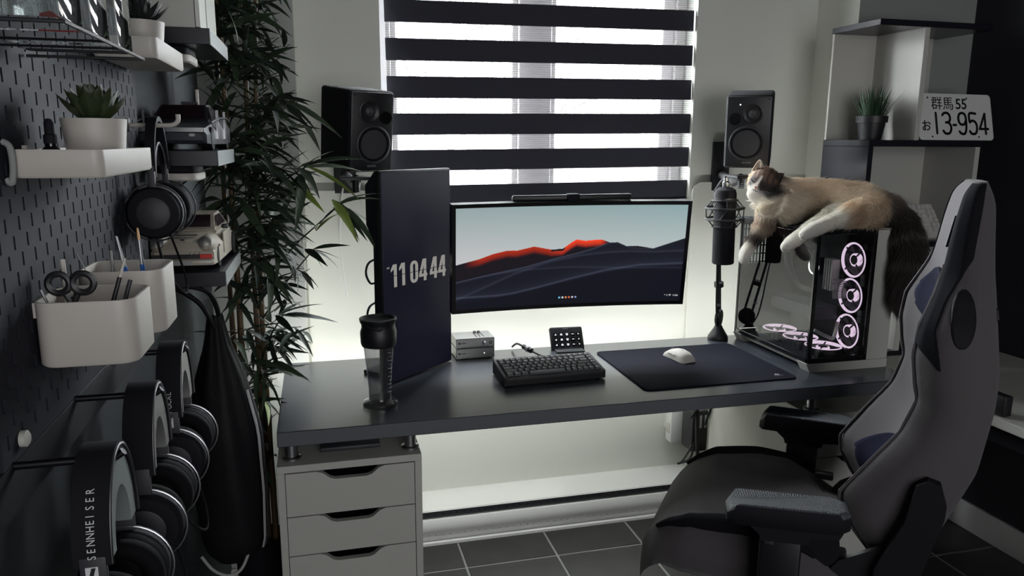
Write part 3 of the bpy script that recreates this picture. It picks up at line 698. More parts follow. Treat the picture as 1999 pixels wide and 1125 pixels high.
MB().prism([(.0, .004), (.045, .004), (.052, .056), (.046, .058)], -.035, .035, 'x').build('stand_wedge', M_['black'], dp)
text('maker_mark', 'ELGATO', .005, M_['legend'], dp, (1, 0, 0), tuple(Mt @ Vector((0, 0, 1))), tuple(Mt @ Vector((-.012, -.0012, .077))))

mp = thing('desk_mat', 'large navy black cloth mouse mat lying on the right half of the desk', 'mouse mat', (1.152, 2.117, DZ))
MB().prism(rrect(.506, .414, .022, 6), .0002, .004, 'z').build('cloth', M_['mat'], mp)
b = MB(); b.prism([(-.012, 0), (-.002, .006), (.0, .012), (.002, .005), (.012, .004), (.004, .0), (.006, -.006), (-.002, -.002)], .0041, .0043, 'z', M=Matrix.Translation((.205, -.165, 0))); b.prism([(-.014, -.009), (.016, -.009), (.016, -.0075), (-.014, -.0075)], .0041, .0043, 'z', M=Matrix.Translation((.205, -.165, 0)))
b.build('printed_logo', M_['legend'], mp)
ms = thing('computer_mouse', 'white wireless mouse resting on the navy mat', 'mouse', (1.140, 2.180, DZ+.0045), R(12)); ms.scale = (.90, .90, .90)
prof = [(-.060, .002, .026), (-.054, .022, .030), (-.035, .035, .0315), (-.010, .0385, .031), (.018, .035, .0295), (.042, .026, .029), (.058, .016, .027), (.063, .008, .024), (.064, .002, .020)]
RR = []
for y, hz, hw in prof:
    ring = []
    for i in range(20):
        a = 2*math.pi*i/20; x = hw*math.copysign(abs(math.cos(a))**.75, math.cos(a)); z = hz*(max(math.sin(a), 0)**.8) if math.sin(a) > 0 else 0
        wst = 1-.10*math.exp(-((y-.01)/.03)**2)*(1 if z < hz*.6 else .4); ring.append((x*wst, y, z))
    RR.append(ring)
MB().rings(RR).build('shell', M_['off_white'], ms, sharp=60)
MB().torus((0, .038, .0200), .009, .0035, (1, 0, 0), 20, 8).build('scroll_wheel', M_['dark_grey'], ms)
for y in (-.004, .018): MB().box((-.0295, y, .019), (.004, .018, .005), 0, .0015).build('side_button', M_['legend'], ms)
b = MB().ell((0, -.018, .0372), (.0055, .0065, .0008), n=12, k=6); b.build('printed_mark', M_['legend'], ms)

def amp(name, label, z, h, knob):
    t = thing(name, label, 'audio amplifier', (.488, 2.348, z), R(1), 'stacked silver audio units')
    b = MB(); D = .092
    pr = [(-.0645, .0035), (.0645, .0035), (.0645, h), (-.0645, h)]
    b.prism([(-.0645, .002), (-.050, .002), (-.045, .006), (.045, .006), (.050, .002), (.0645, .002), (.0645, h), (-.0645, h)], 0, .0025, 'y')
    b.prism([(0, h-.002), (D, h-.002), (D, h), (0, h)], -.0645, .0645, 'x'); b.prism([(0, .003), (D, .003), (D, .005), (0, .005)], -.0645, .0645, 'x')
    b.box((-.0635, D/2, h/2+.001), (.002, D, h-.004)); b.box((.0635, D/2, h/2+.001), (.002, D, h-.004)); b.box((0, D, h/2+.001), (.127, .002, h-.005)); b.build('chassis', M_['alu'], t)
    for x in (-.05, .05):
        for y in (.012, .08): MB().cyl((x, y, 0), (x, y, .004), .005, n=12).build('foot', M_['rubber'], t)
    MB().box((-.054, -.0004, h*.55), (.006, .0008, .006)).build('logo_square', M_['print_black'], t)
    MB().box((-.040, -.0004, h*.55), (.016, .0006, .0025)).build('maker_print', M_['dark_grey'], t)
    if knob:
        MB().lathe([(.0075, 0), (.0075, .002), (.0062, .003), (.0058, .016), (.005, .017), (0, .017)], (.030, 0, h*.52), (0, -1, 0), 24).build('volume_knob', M_['steel'], t)
        MB().lathe([(.0055, 0), (.0055, .001), (.0035, .0012), (.003, -.002), (0, -.002)], (.051, 0, h*.52), (0, -1, 0), 20).build('headphone_jack', M_['black'], t)
        b = MB()
        for x in (.008, .020, .032):
            for k in range(1): b.box((x, .045, h+.0004), (.0035, .055, .0008), 0)
        b.build('vent_slots', M_['print_black'], t)
        for x in (.012, .026): MB().cyl((x, .07, h), (x, .07, h+.008), .005, n=12).build('top_stud', M_['alu'], t)
    else:
        MB().ell((.030, -.0008, h*.5), (.0018, .001, .0018), n=8, k=6).build('power_led', M_['led_dot'], t)
        MB().box((.051, -.001, h*.5), (.004, .002, .007), 0, .0006, 1).build('input_button', M_['alu'], t)
    return t
amp('headphone_amplifier', 'silver amplifier with a volume knob stacked on top of the other', DZ+.0365, .033, True)
amp('digital_converter', 'flat silver audio unit with a small light under the knobbed amplifier', DZ, .036, False)

sk = thing('shaker_bottle', 'smoked plastic shaker bottle with a black lid on the desk corner', 'bottle', (.146, 1.975, DZ))
MB().lathe([(.046, .0), (.047, .004), (.047, .010), (.043, .014), (.030, .018), (.029, .022)], n=40).build('base', M_['smoke'], sk)
MB().lathe([(.030, .016), (.0305, .05), (.035, .11), (.040, .155), (.0425, .180), (.0405, .180), (.038, .155), (.033, .11), (.0285, .05), (.028, .020), (.0, .020)], n=40, caps=False).build('cup', M_['smoke'], sk)
MB().lathe([(.0445, .168), (.0475, .176), (.0485, .205), (.0465, .212), (.044, .220), (.046, .232), (.0495, .238), (.0495, .243), (.044, .244), (.040, .236), (.0, .234)], n=40).build('lid', M_['black'], sk)
MB().tube([(.020, -.033, .226), (.0, -.046, .218), (-.03, -.037, .228), (-.046, -.01, .236)], .0035, 8).build('lid_lip', M_['black'], sk)
b = MB()
for i in range(11): b.box((.016+.002*(i % 2), -.0335-.0008*i, .045+i*.011), (.010-.004*(i % 2), .0008, .0014), 0, M=Matrix.Rotation(R(14), 4, 'Z'))
o = b.build('graduation_marks', M_['legend'], sk); o['kind'] = 'stuff'

# ---------------------------------------------------------------- microphone
mc = thing('studio_microphone', 'black side-address microphone in a shock mount on a slim cone-based boom stand', 'microphone', (1.404, 2.395, DZ))
MB().lathe([(.036, 0), (.037, .004), (.036, .012), (.030, .022), (.016, .044), (.013, .052), (.0, .052)], n=32).build('stand_base', M_['black'], mc)
j0 = Vector((.006, .010, .078)); j1 = Vector((-.034, -.030, .335)); dl = (j1-j0).normalized(); da = Vector((.71, -.70, 0)); de = da.cross(dl).normalized()
MB().cyl((0, 0, .045), tuple(j0), .010, n=16).build('pivot', M_['black'], mc)
MB().cyl(j0-da*.008, j0+da*.008, .030, n=32).build('pivot_disc', M_['black_matte'], mc)
for s in (-1, 1): MB().tube([j0+de*(s*.014), j1+de*(s*.012)], .0045, 10).build('boom_bar', M_['black'], mc)
q = j0.lerp(j1, .50); MB().cyl(q-dl*.008, q+dl*.008, .017, n=16).build('cable_clip', M_['black'], mc)
q = j0.lerp(j1, .22); MB().cyl(q+de*.016-dl*.004, q+de*.016+dl*.004, .008, n=14).build('chrome_clip', M_['steel'], mc)
MB().tube(smooth_path([j1+de*.02, j0.lerp(j1, .6)+de*.028, j0.lerp(j1, .3)+de*.035, j0+de*.034, Vector((.012, .03, .004))]), .0028, 6).build('cable', M_['black'], mc)
MB().cyl(j1-da*.010, j1+da*.010, .016, n=24).build('elbow_disc', M_['black'], mc)
ax = Vector((-.030, -.055, .290)); d = Vector((-.030, -.01, 1)).normalized()
MB().lathe([(.034, 0), (.0375, .004), (.0375, .128), (.038, .129), (.038, .135), (.0375, .136), (.0375, .245), (.034, .258), (.022, .266), (0, .267)], ax, d, 36).build('capsule_body', M_['black_matte'], mc)
MB().lathe([(.0378, .222), (.0384, .224), (.0384, .229), (.0378, .231)], ax, d, 36, caps=False).build('trim_ring', M_['dark_steel'], mc)
x_, y_, _ = basis(d)
for h_ in (.158, .196): MB().torus(ax+d*h_, .064, .0042, d, 44, 8).build('mount_ring', M_['black'], mc)
for h_ in (.132, .222): MB().torus(ax+d*h_, .0415, .0036, d, 36, 8).build('mount_ring', M_['black'], mc)
b = MB()
for i in range(8):
    a = 2*math.pi*i/8; e = x_*math.cos(a)+y_*math.sin(a); e2 = x_*math.cos(a+.4)+y_*math.sin(a+.4)
    b.tube([ax+d*.132+e*.0415, ax+d*.158+e*.064, ax+d*.196+e2*.064, ax+d*.222+e2*.0415], .0022, 6)
b.build('elastic_bands', M_['black'], mc)
b = MB(); b.tube([ax+d*.20+y_*.064, ax+d*.25+y_*.070, ax+d*.285+y_*.03, ax+d*.30], .005, 10); b.build('mount_yoke', M_['dark_steel'], mc)
MB().lathe([(.010, 0), (.012, .004), (.012, .018), (.008, .022), (.008, .034), (0, .034)], ax+d*.266, d, 20).build('thread_collar', M_['steel'], mc)
# ---------------------------------------------------------------- computer case with glass sides
PX0, PX1, PY0, PY1, PZ0, PZ1 = 1.465, 1.760, 1.957, 2.389, DZ+.028, DZ+.450
pc = thing('computer_case', 'white and black glass-sided computer case with glowing fans under the cat', 'computer', (PX0, PY0, DZ))
def pbox(name, m, boxes, bev=.002, par=pc):
    b = MB()
    for x0, x1, y0, y1, z0, z1 in boxes: b.box(((x0+x1)/2, (y0+y1)/2, (z0+z1)/2), (x1-x0, y1-y0, z1-z0), 0, bev, 1)
    return b.build(name, M_[m], par)
Wc, Dc, Hc = PX1-PX0, PY1-PY0, .450
# white base with sloped feet
for y0, y1 in ((0, .05), (Dc-.05, Dc)): MB().prism([(.012, 0), (Wc, 0), (Wc, .028), (-.004, .028)], y0, y1, 'y').build('foot', M_['white_lam'], pc)
pbox('base_skirt', 'white_lam', [(.02, Wc, .002, Dc-.002, .010, .028)])
pbox('right_panel', 'white_lam', [(.215, Wc, 0, .006, .028, Hc), (Wc-.004, Wc, 0, Dc, .028, Hc), (.215, .219, .0, .02, .028, Hc)])
for q in ((0, .014, 0, .012, .028, Hc), (0, .010, Dc-.012, Dc, .028, Hc), (.202, .216, -.001, .008, .028, Hc)): pbox('frame_post', 'black_gloss', [q])
for q in ((0, .215, -.001, .010, .028, .046), (0, .215, 0, .010, Hc-.016, Hc-.004), (0, .010, 0, Dc, .028, .044), (0, .010, 0, Dc, Hc-.016, Hc-.004)): pbox('frame_rail', 'black_gloss', [q])
pbox('floor_plate', 'black_matte', [(0.004, Wc-.004, .008, Dc, .030, .036)])
pbox('top_panel', 'black_matte', [(0, Wc, 0, Dc, Hc-.008, Hc)], .003)
pbox('motherboard_tray', 'pcb', [(.225, .230, .15, Dc-.01, .036, Hc-.01)])
pbox('partition', 'black_matte', [(.238, .242, .012, .16, .036, Hc-.01)])
# rear panel with vertical vent slots near the top
b = MB(); ry = Dc-.004
b.box((Wc/2, ry, .16), (Wc, .004, .24)); b.box((.20, ry, .36), (.19, .004, .17)); b.box((Wc/2, ry, Hc-.015), (Wc, .004, .026))
for i in range(9): b.box((.008+.0125*i, ry, .355), (.0062, .004, .15))
for k in range(5): b.box((.055, ry, .285+.030*k), (.10, .0035, .0045))
b.build('rear_panel', M_['black_matte'], pc)
MB().box((.004, Dc/2, (.044+Hc-.016)/2), (.004, Dc-.024, Hc-.060)).build('side_glass', M_['case_glass'], pc)
MB().box((.108, .004, (.046+Hc-.016)/2), (.188, .003, Hc-.062)).build('front_glass', glass_mat('clear_case_glass', (.9, .9, .92), .8), pc)
for q in ((.03, .034, .10, .24, Hc-.018, Hc-.013), (.012, .016, .02, .10, Hc-.022, Hc-.018)): pbox('top_light_bar', 'led', [q], 0)
# fans
def fan(par, M):
    f = bpy.data.objects.new('fan', None); COL.objects.link(f); f.parent = par; f.matrix_local = M
    b = MB(); r = .060
    for sx in (-1, 1):
        for sy in (-1, 1): b.box((sx*.049, sy*.049, 0), (.022, .022, .022), 0, .003, 1)
    b.lathe([(.0595, -.011), (.0595, .011), (.0575, .011), (.0575, -.011), (.0595, -.011)], n=36, caps=False); b.build('fan_frame', M_['black'], f)
    MB().torus((0, 0, .008), .0548, .0036, n=40, k=8, flat=1.6).build('light_ring', M_['ring'], f)
    MB().lathe([(.021, -.008), (.021, .008), (.015, .0082)], n=28, caps=False).build('hub_light', M_['ring'], f)
    MB().lathe([(.0155, .004), (.0155, .0092), (0, .0098)], n=28).build('hub_cap', M_['black'], f)
    b = MB()
    for k in range(7):
        a0 = 2*math.pi*k/7; P = []
        for i in range(5):
            rr_ = .019+.032*i/4; a = a0+.35*i/4
            P.append([(rr_*math.cos(a+.02), rr_*math.sin(a+.02), .005), (rr_*math.cos(a+.38), rr_*math.sin(a+.38), -.001), (rr_*math.cos(a+.70), rr_*math.sin(a+.70), -.006)])
        b.grid(P)
    b.build('blades', M_['fan_clear'], f)
    b = MB()
    for k in range(4):
        a = math.pi/4+math.pi/2*k; b.box((.039*math.cos(a), .039*math.sin(a), .0105), (.040, .0045, .003), rz=a)
    b.build('struts', M_['black'], f)
    return f
for z in (.098, .218, .336):
    fan(pc, Matrix.Translation((.226, .100, z)) @ Matrix.Rotation(R(-90), 4, 'Y'))
for y in (.078, .198, .318):
    fan(pc, Matrix.Translation((.112, y, .050)))
# board parts seen through the glass
b = MB(); b.box((.165, .27, .150), (.10, .24, .045), 0, .006); b.build('graphics_card', M_['dark_grey'], pc)
b = MB()
for k in range(4): b.box((.205, .165+.012*k, .275), (.040, .006, .105), 0, .001, 1)
b.build('memory_sticks', M_['white_lam'], pc)
b = MB()
for i in range(3):
    for k in range(12): b.box((.180+.017*i, .130, .205+.0055*k), (.015, .006, .003))
o = b.build('heatsink_fins', M_['alu'], pc)
p_ = MB().lathe([(.032, 0), (.032, .03), (.028, .034), (0, .034)], (.222, .26, .29), (-1, 0, 0), 32).build('pump_head', M_['black'], pc)
MB().torus((.188, .26, .29), .026, .0025, (1, 0, 0), 36, 6).build('pump_ring', M_['led'], p_)
for s in (0, 1):
    MB().tube(smooth_path([(.186, .25+.02*s, .30), (.150, .235, .36-.02*s), (.085-.02*s, .215, .385), (.050-.015*s, .20, .33), (.075, .19, .25), (.14, .20, .22)], 8), .0075, 10).build('coolant_tube', M_['dark_grey'], pc)
MB().tube(smooth_path([(.20, .13, .12), (.15, .08, .085), (.10, .05, .10), (.06, .06, .12)], 8), .006, 8).build('white_cable', M_['white_lam'], pc)
# ---------------------------------------------------------------- white side table along the right wall, shelf standing on it
st = thing('side_table', 'long white side table along the dark right wall', 'table', (2.135, 1.20, 0))
MB().box((0, .0, .726), (.61, 2.36, .028), 0, .002, 1).build('tabletop', M_['white_lam'], st)
for x in (-.25, .25):
    for y in (-1.1, 1.1): MB().cyl((x, y, 0), (x, y, .712), .018, .022, 14).build('leg', M_['black'], st)
b = MB(); b.box((.0, -.02, .67), (.50, 2.1, .05)); b.build('underframe', M_['black_matte'], st)
tag(MB().box((1.86, 1.62, .772), (.03, .05, .06), 0, .004).build('ribbed_box', M_['black']), 'small black box on the edge of the white side table beside the chair back', 'box')
sf = thing('display_shelf', 'open black and white display shelf standing on the white side table', 'shelf', (1.82, 2.2055, .740))
SD, z0 = .2425, .740
def board(nm, m, x0, x1, za, zb, y0=0.0, y1=SD): return MB().box(((x0+x1)/2, (y0+y1)/2, (za+zb)/2-z0), (x1-x0, y1-y0, zb-za), 0, .001, 1).build(nm, M_[m], sf)
board('shelf_board', 'black_lam', 0, .46, 1.882, 1.902)
board('shelf_board', 'black_lam', 0, .47, 1.488, 1.510)
board('shelf_board', 'black_lam', 0, .47, 1.136, 1.156)
board('shelf_board', 'black_lam', 0, .47, .7405, .758)
board('divider', 'white_lam', .180, .200, 1.510, 1.882)
board('back_panel', 'white_lam', .002, .43, 1.510, 1.882, SD-.012, SD-.002)
board('side_panel', 'black_lam', 0, .020, 1.156, 1.488)
board('side_panel', 'white_lam', .445, .465, 1.156, 1.488)
board('back_panel', 'white_lam', .02, .445, 1.156, 1.488, SD-.012, SD-.002)
board('divider', 'white_lam', .190, .212, .758, 1.136)
board('back_panel', 'black_lam', .0, .47, .758, 1.136, SD-.012, SD-.002)
# grass plant
gp = thing('grass_plant', 'spiky grass plant in a black pot on the display shelf', 'plant', (1.912, 2.315, 1.5105))
MB().lathe([(.036, 0), (.037, .004), (.046, .060), (.052, .060), (.053, .082), (.049, .083), (.047, .070), (0, .068)], n=32).build('pot', M_['black'], gp)
b = MB(); r2 = random.Random(21)
for i in range(210):
    a = r2.uniform(0, 6.283); r0 = .038*math.sqrt(r2.random()); lean = r2.uniform(.02, .55)*(.4+r0/.038); L = r2.uniform(.07, .135)
    d = Vector((math.cos(a)*lean, math.sin(a)*lean, 1)).normalized(); p = Vector((r0*math.cos(a), r0*math.sin(a), .068)); s = Vector((-math.sin(a), math.cos(a), 0))
    c1 = p+d*L*.5; c2 = p+d*L+Vector((math.cos(a), math.sin(a), -.3))*L*.12*lean; w_ = .0022
    b.add([tuple(p-s*w_), tuple(p+s*w_), tuple(c1+s*w_*.8), tuple(c1-s*w_*.8), tuple(c2)], [(0, 1, 2, 3), (3, 2, 4)], 0)
o = b.build('grass_blades', M_['grass'], gp); o['kind'] = 'stuff'
# licence plate
lp = thing('number_plate', 'white Japanese number plate leaning on the display shelf', 'number plate', (2.030, 2.214, 1.5112), rot=(R(-14), 0, R(2)))
MB().prism([(x+.165, z+.0825) for x, z in rrect(.330, .165, .014, 5)], 0, .0016, 'y').build('plate', M_['plate'], lp)
b = MB(); o_ = rrect(.330, .165, .014, 5); i_ = rrect(.324, .159, .012, 5); n = len(o_)
for k in range(n):
    c_ = (k+1) % n; b.prism([(o_[k][0]+.165, o_[k][1]+.0825), (o_[c_][0]+.165, o_[c_][1]+.0825), (i_[c_][0]+.165, i_[c_][1]+.0825), (i_[k][0]+.165, i_[k][1]+.0825)], -.0012, .0006, 'y')
b.build('raised_rim', M_['plate'], lp)
text('prefecture_characters', '群馬', .050, M_['print_black'], lp, (1, 0, 0), (0, 0, 1), (.063, -.0008, .112))
text('class_number', '55', .052, M_['print_black'], lp, (1, 0, 0), (0, 0, 1), (.170, -.0008, .112), sx=1.0, bold=.0008)
text('kana_character', 'お', .042, M_['print_black'], lp, (1, 0, 0), (0, 0, 1), (.014, -.0008, .035), bold=.0006)
def bigdig(s, x, w, z=.024, h=.072, t=.0088):
    segs = {'1': [[(.5, 0), (.5, 1)]], '3': [[(.02, .90), (.25, 1), (.7, 1), (.95, .86), (.95, .66), (.70, .55), (.42, .54)], [(.70, .55), (1, .40), (1, .16), (.72, 0), (.25, 0), (0, .12)]],
            '9': [[(.95, .62), (.72, .46), (.28, .46), (.03, .62), (.03, .84), (.28, 1), (.72, 1), (.97, .84), (.97, .3), (.72, 0), (.25, 0), (.04, .10)]],
            '5': [[(.92, 1), (.12, 1), (.08, .58), (.35, .64), (.7, .62), (.97, .46), (.97, .18), (.72, 0), (.25, 0), (.02, .12)]],
            '4': [[(.70, 0), (.70, 1), (.0, .24), (1, .24)]], '-': [[(.1, .42), (.9, .42)]]}
    b = MB(); y0, y1 = -.0011, -.0001
    for sg in segs[s]:
        pts = [(x+p*w, z+q*h) for p, q in sg]
        if len(pts) > 2 and s != '4':                     # round the bends of the pressed numerals
            pts = [(p[0], p[2]) for p in smooth_path([(a, 0, c_) for a, c_ in pts], 4)]
        for (ax_, az), (bx, bz) in zip(pts, pts[1:]):
            L = math.hypot(bx-ax_, bz-az); nx, nz_ = -(bz-az)/L*t/2, (bx-ax_)/L*t/2
            b.prism([(ax_+nx, az+nz_), (ax_-nx, az-nz_), (bx-nx, bz-nz_), (bx+nx, bz+nz_)], y0, y1, 'y')
        for a, c_ in pts: b.cyl((a, y0, c_), (a, y1, c_), t/2, n=12)
    b.build('plate_digit', M_['print_black'], lp)
for s, x, w in (('1', .070, .02), ('3', .108, .034), ('-', .153, .014), ('9', .178, .034), ('5', .225, .034), ('4', .271, .038)): bigdig(s, x, w)
for x, z in ((.050, .150), (.222, .150), (.058, .012), (.264, .012)): MB().cyl((x, -.0012, z), (x, .0, z), .0032, n=10).build('bolt_dot', M_['print_black'], lp)
# white keyboard lying on the lower board
wk = thing('white_keyboard', 'white keyboard propped on the middle board of the display shelf', 'keyboard', (1.872, 2.232, 1.1585), rot=(R(52), 0, 0))
KW2 = .318
MB().prism([(0, 0), (.138, 0), (.138, .022), (0, .014)], 0, KW2, 'x').build('case', M_['white_lam'], wk)
rows = [(0, [1, 1, 1, 1, 1, 1, 1, 1, 1, 1, 1, 1, 1, -.25, 1, 1, 1]), (1.15, [1]*13+[2, -.25, 1, 1]), (2.15, [1.5]+[1]*12+[1.5, -.25, 1, 1]), (3.15, [1.75]+[1]*11+[2.25, -1.25, 1]), (4.15, [2.25]+[1]*10+[2.75, -.25, 1, 1]), (5.15, [1.25, 1.25, 1.25, 6.25, 1.25, 1.25, 1.25, 1.25, -.25, 1, 1])]
key_rows(wk, rows, .0180, .0018, .009, .004, .124, lambda y: .0135+y*.058, 'white_key', slope=.058)
MB().prism([(.025, -.0570), (.055, -.0570), (.13, 0), (.10, 0)], .03, KW2-.03, 'x').build('prop_stand', M_['black_matte'], wk)
# ---------------------------------------------------------------- gaming chair (local x points to its back, y to its far side)
ch = thing('gaming_chair', 'dark grey fabric gaming chair turned sideways in front of the desk', 'chair', (1.25*.923, 1.68*.923, .1151), R(-38)); ch.scale = (.923,)*3
Fz = [(.45, .200), (.50, .192), (.568, .142), (.616, .114), (.658, .108), (.702, .136), (.751, .168), (.835, .226), (.92, .252), (.956, .243), (1.026, .233), (1.098, .240), (1.16, .265), (1.216, .284), (1.25, .289), (1.33, .300), (1.39, .312), (1.412, .332)]
Rz = [(.45, .318), (.54, .335), (.60, .357), (.73, .403), (.884, .422), (.97, .421), (1.11, .402), (1.25, .390), (1.366, .380), (1.412, .362)]
Wz = [(.45, .19), (.55, .225), (.65, .248), (.75, .255), (.86, .25), (.95, .268), (1.05, .272), (1.10, .262), (1.16, .215), (1.20, .168), (1.26, .146), (1.35, .136), (1.39, .122), (1.412, .085)]
Cz = [(.45, .03), (.6, .085), (.7, .095), (.80, .065), (.92, .055), (1.05, .065), (1.15, .045), (1.2, .012), (1.25, 0.0), (1.42, 0.0)]
def back_section(z, n=72):
    f, r, w, c = (lerp_tab(t, z) for t in (Fz, Rz, Wz, Cz)); P = []
    for i in range(n):
        s = i/n
        if s < .5:                                    # front, from near side to far side
            q = -1+4*s; a = abs(q)
            u = f+c*(1-min(1, (a/.80))**2.2) if a < .80 else f+(r-f)*.30*((a-.80)/.20)**2
            P.append((u, q*w*(.985 if a < .98 else 1), z))
        else:
            q = 1-4*(s-.5); a = abs(q)
            u = r-(r-f)*.52*max(0, (a-.45)/.55)**1.7
            P.append((u, q*w, z))
    return P
zs = [.45+(1.412-.45)*i/128 for i in range(129)]
secs = [back_section(z) for z in zs]
# soften the outline a little
A_ = np.array(secs)
for _ in range(5): A_[1:-1] = .25*A_[:-2]+.5*A_[1:-1]+.25*A_[2:]
bk = MB().rings([[tuple(p) for p in s] for s in A_]).build('backrest', M_['fab_grey'], ch, sharp=70)
NJ = A_.shape[1]
def surf(z, j, off=0.0):
    """point of the shell at height z and (fractional) loop index j, pushed out by off"""
    def at(jj):
        i = min(max((z-.45)/(1.412-.45)*128, 0), 127.999); i0 = int(i); t = i-i0; jj = jj % NJ; j0 = int(jj); k = jj-j0
        g = lambda a, b: A_[a, b % NJ]
        return (g(i0, j0)*(1-k)+g(i0, j0+1)*k)*(1-t)+(g(i0+1, j0)*(1-k)+g(i0+1, j0+1)*k)*t
    p, a, c = at(j), at(j-.6), at(j+.6); d = c-a; n = np.array([d[1], -d[0], 0]); n /= max(np.linalg.norm(n), 1e-9)
    cen = np.array([lerp_tab(Fz, z)*.4+lerp_tab(Rz, z)*.6, 0, z])
    if np.dot(n, p-cen) < 0: n = -n
    return tuple(p+n*off)
def j_at_u(z, u):                                     # loop index on the near side where the shell reaches depth u
    j = 3.6
    while j > -16 and surf(z, j)[0] < u: j -= .02
    return j
def patch(nm, m, zlist, jr, off=.003, n=14, mirror=False):
    P = []
    for z in zlist:
        j0, j1 = jr(z)
        if mirror: j0, j1 = 36-j0, 36-j1
        P.append([surf(z, j0+(j1-j0)*k/n, off) for k in range(n+1)])
    o = MB().grid(P).build(nm, M_[m], ch, sharp=70); md = o.modifiers.new('thickness', 'SOLIDIFY'); md.thickness = off*1.6; md.offset = -1
    return o
stripe = [(1.0, .284), (1.012, .282), (1.091, .268), (1.15, .286), (1.244, .336), (1.384, .346), (1.412, .352)]
def rng(a, b, n): return [a+(b-a)*i/n for i in range(n+1)]
def stripe_j(z):
    u1 = lerp_tab(stripe, z); u0 = max(lerp_tab(Fz, z)-.002, .232+(1.055-z)/.95 if z < 1.055 else 0)
    u0 = min(u0, u1-.001); return j_at_u(z, u0), j_at_u(z, u1)
for mir in (False, True): patch('side_stripe', 'fab_black', rng(1.007, 1.409, 60), stripe_j, .003, 14, mir)
def lens(zc, hz, hw): return lambda z: (18*(1-hw*math.sqrt(max(0, 1-((z-zc)/hz)**2))), 18*(1+hw*math.sqrt(max(0, 1-((z-zc)/hz)**2))))
patch('lumbar_panel', 'fab_navy', rng(.501, .744, 30), lens(.6225, .122, .66), .003, 22)
patch('shoulder_panel', 'fab_navy', rng(1.036, 1.199, 24), lens(1.1175, .082, .70), .003, 22)
patch('pillow_strap', 'black', rng(1.106, 1.132, 4), lambda z: (-28, -8), .004, 24)
def slot_j(z):
    h = math.sqrt(max(0, 1-((z-1.12)/.061)**2))*.024; return j_at_u(z, .318-h), j_at_u(z, .318+h)
patch('strap_slot', 'black_matte', rng(1.060, 1.180, 24), slot_j, .0035, 10)
for s in (-1, 1):                                     # piping along the bolster fronts
    P = [(lerp_tab(Fz, z)-.001, s*.80*lerp_tab(Wz, z), z) for z in zs[4:104]]
    MB().tube(P, .0045, 6).build('piping', M_['fab_grey'], ch)
    MB().prism([(.247, .640), (.262, .735), (.285, .752), (.312, .745), (.326, .70), (.325, .665), (.285, .49), (.20, .44), (.195, .50)], s*.262-.014, s*.262+.014, 'y').build('hinge_cover', M_['black_matte'], ch)
MB().box((.290, -.09, 1.215), (.004, .022, .030), 0, .001).build('woven_tag', M_['black'], ch)
MB().prism([(.284, 1.262), (.290, 1.262), (.300, 1.335), (.296, 1.335)], -.102, -.092, 'y').build('headrest_slit', M_['black'], ch)
# seat
def seat_rows(off=0.0):
    P = []
    for i in range(29):
        u = -.385+.505*i/28
        zc_ = lerp_tab([(-.385, .385), (-.37, .425), (-.34, .470), (-.30, .498), (-.24, .514), (-.12, .506), (0, .500), (.12, .485)], u)
        hb = lerp_tab([(-.36, .0), (-.30, .004), (-.22, .020), (-.12, .046), (-.03, .050), (.05, .016), (.12, -.03)], u)
        w = lerp_tab([(-.385, .16), (-.365, .205), (-.33, .238), (-.26, .262), (.12, .268)], u); row = []
        for j in range(25):
            q = -1+2*j/24; a = abs(q)
            z = zc_ + hb*math.exp(-((a-.84)/.14)**2) - (.06*((a-.9)/.1)**2 if a > .9 else 0)
            row.append((u, q*w, z+off))
        P.append(row)
    return P
SR = seat_rows(); RG = []
for row in SR:
    zb = min(row[0][2]-.045, .40); RG.append(row + [(row[0][0], row[-1][1]*.99, zb), (row[0][0], row[-1][1]*.85, .362), (row[0][0], 0, .352), (row[0][0], row[0][1]*.85, .362), (row[0][0], row[0][1]*.99, zb)])
MB().rings(RG).build('seat', M_['fab_grey'], ch, sharp=70)
for s in (-1, 1):
    P = []
    for row in SR[3:26]:
        k = 23 if s > 0 else 1; P.append((row[k][0], row[k][1], row[k][2]+.003))
    MB().tube(smooth_path(P, 2), [.006+.018*math.sin(math.pi*min(1, max(0, i/ (2*len(P)-2)))) for i in range(2*len(P)-1)], 10).build('bolster', M_['fab_black'], ch)
# armrests
def armrest(s, off, yaw):
    T = Matrix.Translation((off, s*.318, 0)) @ Matrix.Rotation(yaw, 4, 'Z')
    pad = [(-.135, -.030), (-.120, -.046), (.118, -.046), (.140, -.030), (.142, .030), (.120, .046), (-.118, .046), (-.135, .030)]
    b = MB(); R_ = []
    for z, k, d in ((.612, .93, 0), (.620, 1, 0), (.652, 1.0, 0), (.662, .96, 0), (.665, .90, 0)):
        R_.append([(x*k, y*k, z-(.018 if x < -.12 else 0)*(1 if z > .65 else .3)) for x, y in pad])
    b.rings([xf(T, r_) for r_ in R_], 0, False); o = b.build('armrest_pad', [M_['black_matte'], M_['pad_tex']], ch)
    for p in o.data.polygons:
        if p.normal.z > .3: p.material_index = 1
    b = MB(); b.prism([(-.095, .613), (.125, .613), (.118, .598), (.055, .590), (.050, .575), (-.055, .575), (-.06, .590), (-.085, .612)], -.036, .036, 'y', M=T)
    b.build('armrest_bracket', M_['black_matte'], ch)
    MB().box((off-.005, s*.318, .49), (.095, .045, .20), 0, .010, M=None).build('armrest_post', M_['black'], ch)
    b = MB(); b.box((off-.005, s*.25, .355), (.10, .18, .016), 0, .003); b.box((off-.005, s*.318, .385), (.09, .04, .06), 0, .006); b.build('armrest_arm', M_['black'], ch)
    MB().box((off-.03, s*.318-.024 if s < 0 else s*.318+.024, .565), (.022, .008, .012), 0, .002).build('height_button', M_['dark_grey'], ch)
armrest(-1, -.008, R(11)); armrest(1, .010, R(0))
MB().box((.075, .20, .525), (.05, .03, .018), 0, .004).build('recline_lever', M_['black'], ch)
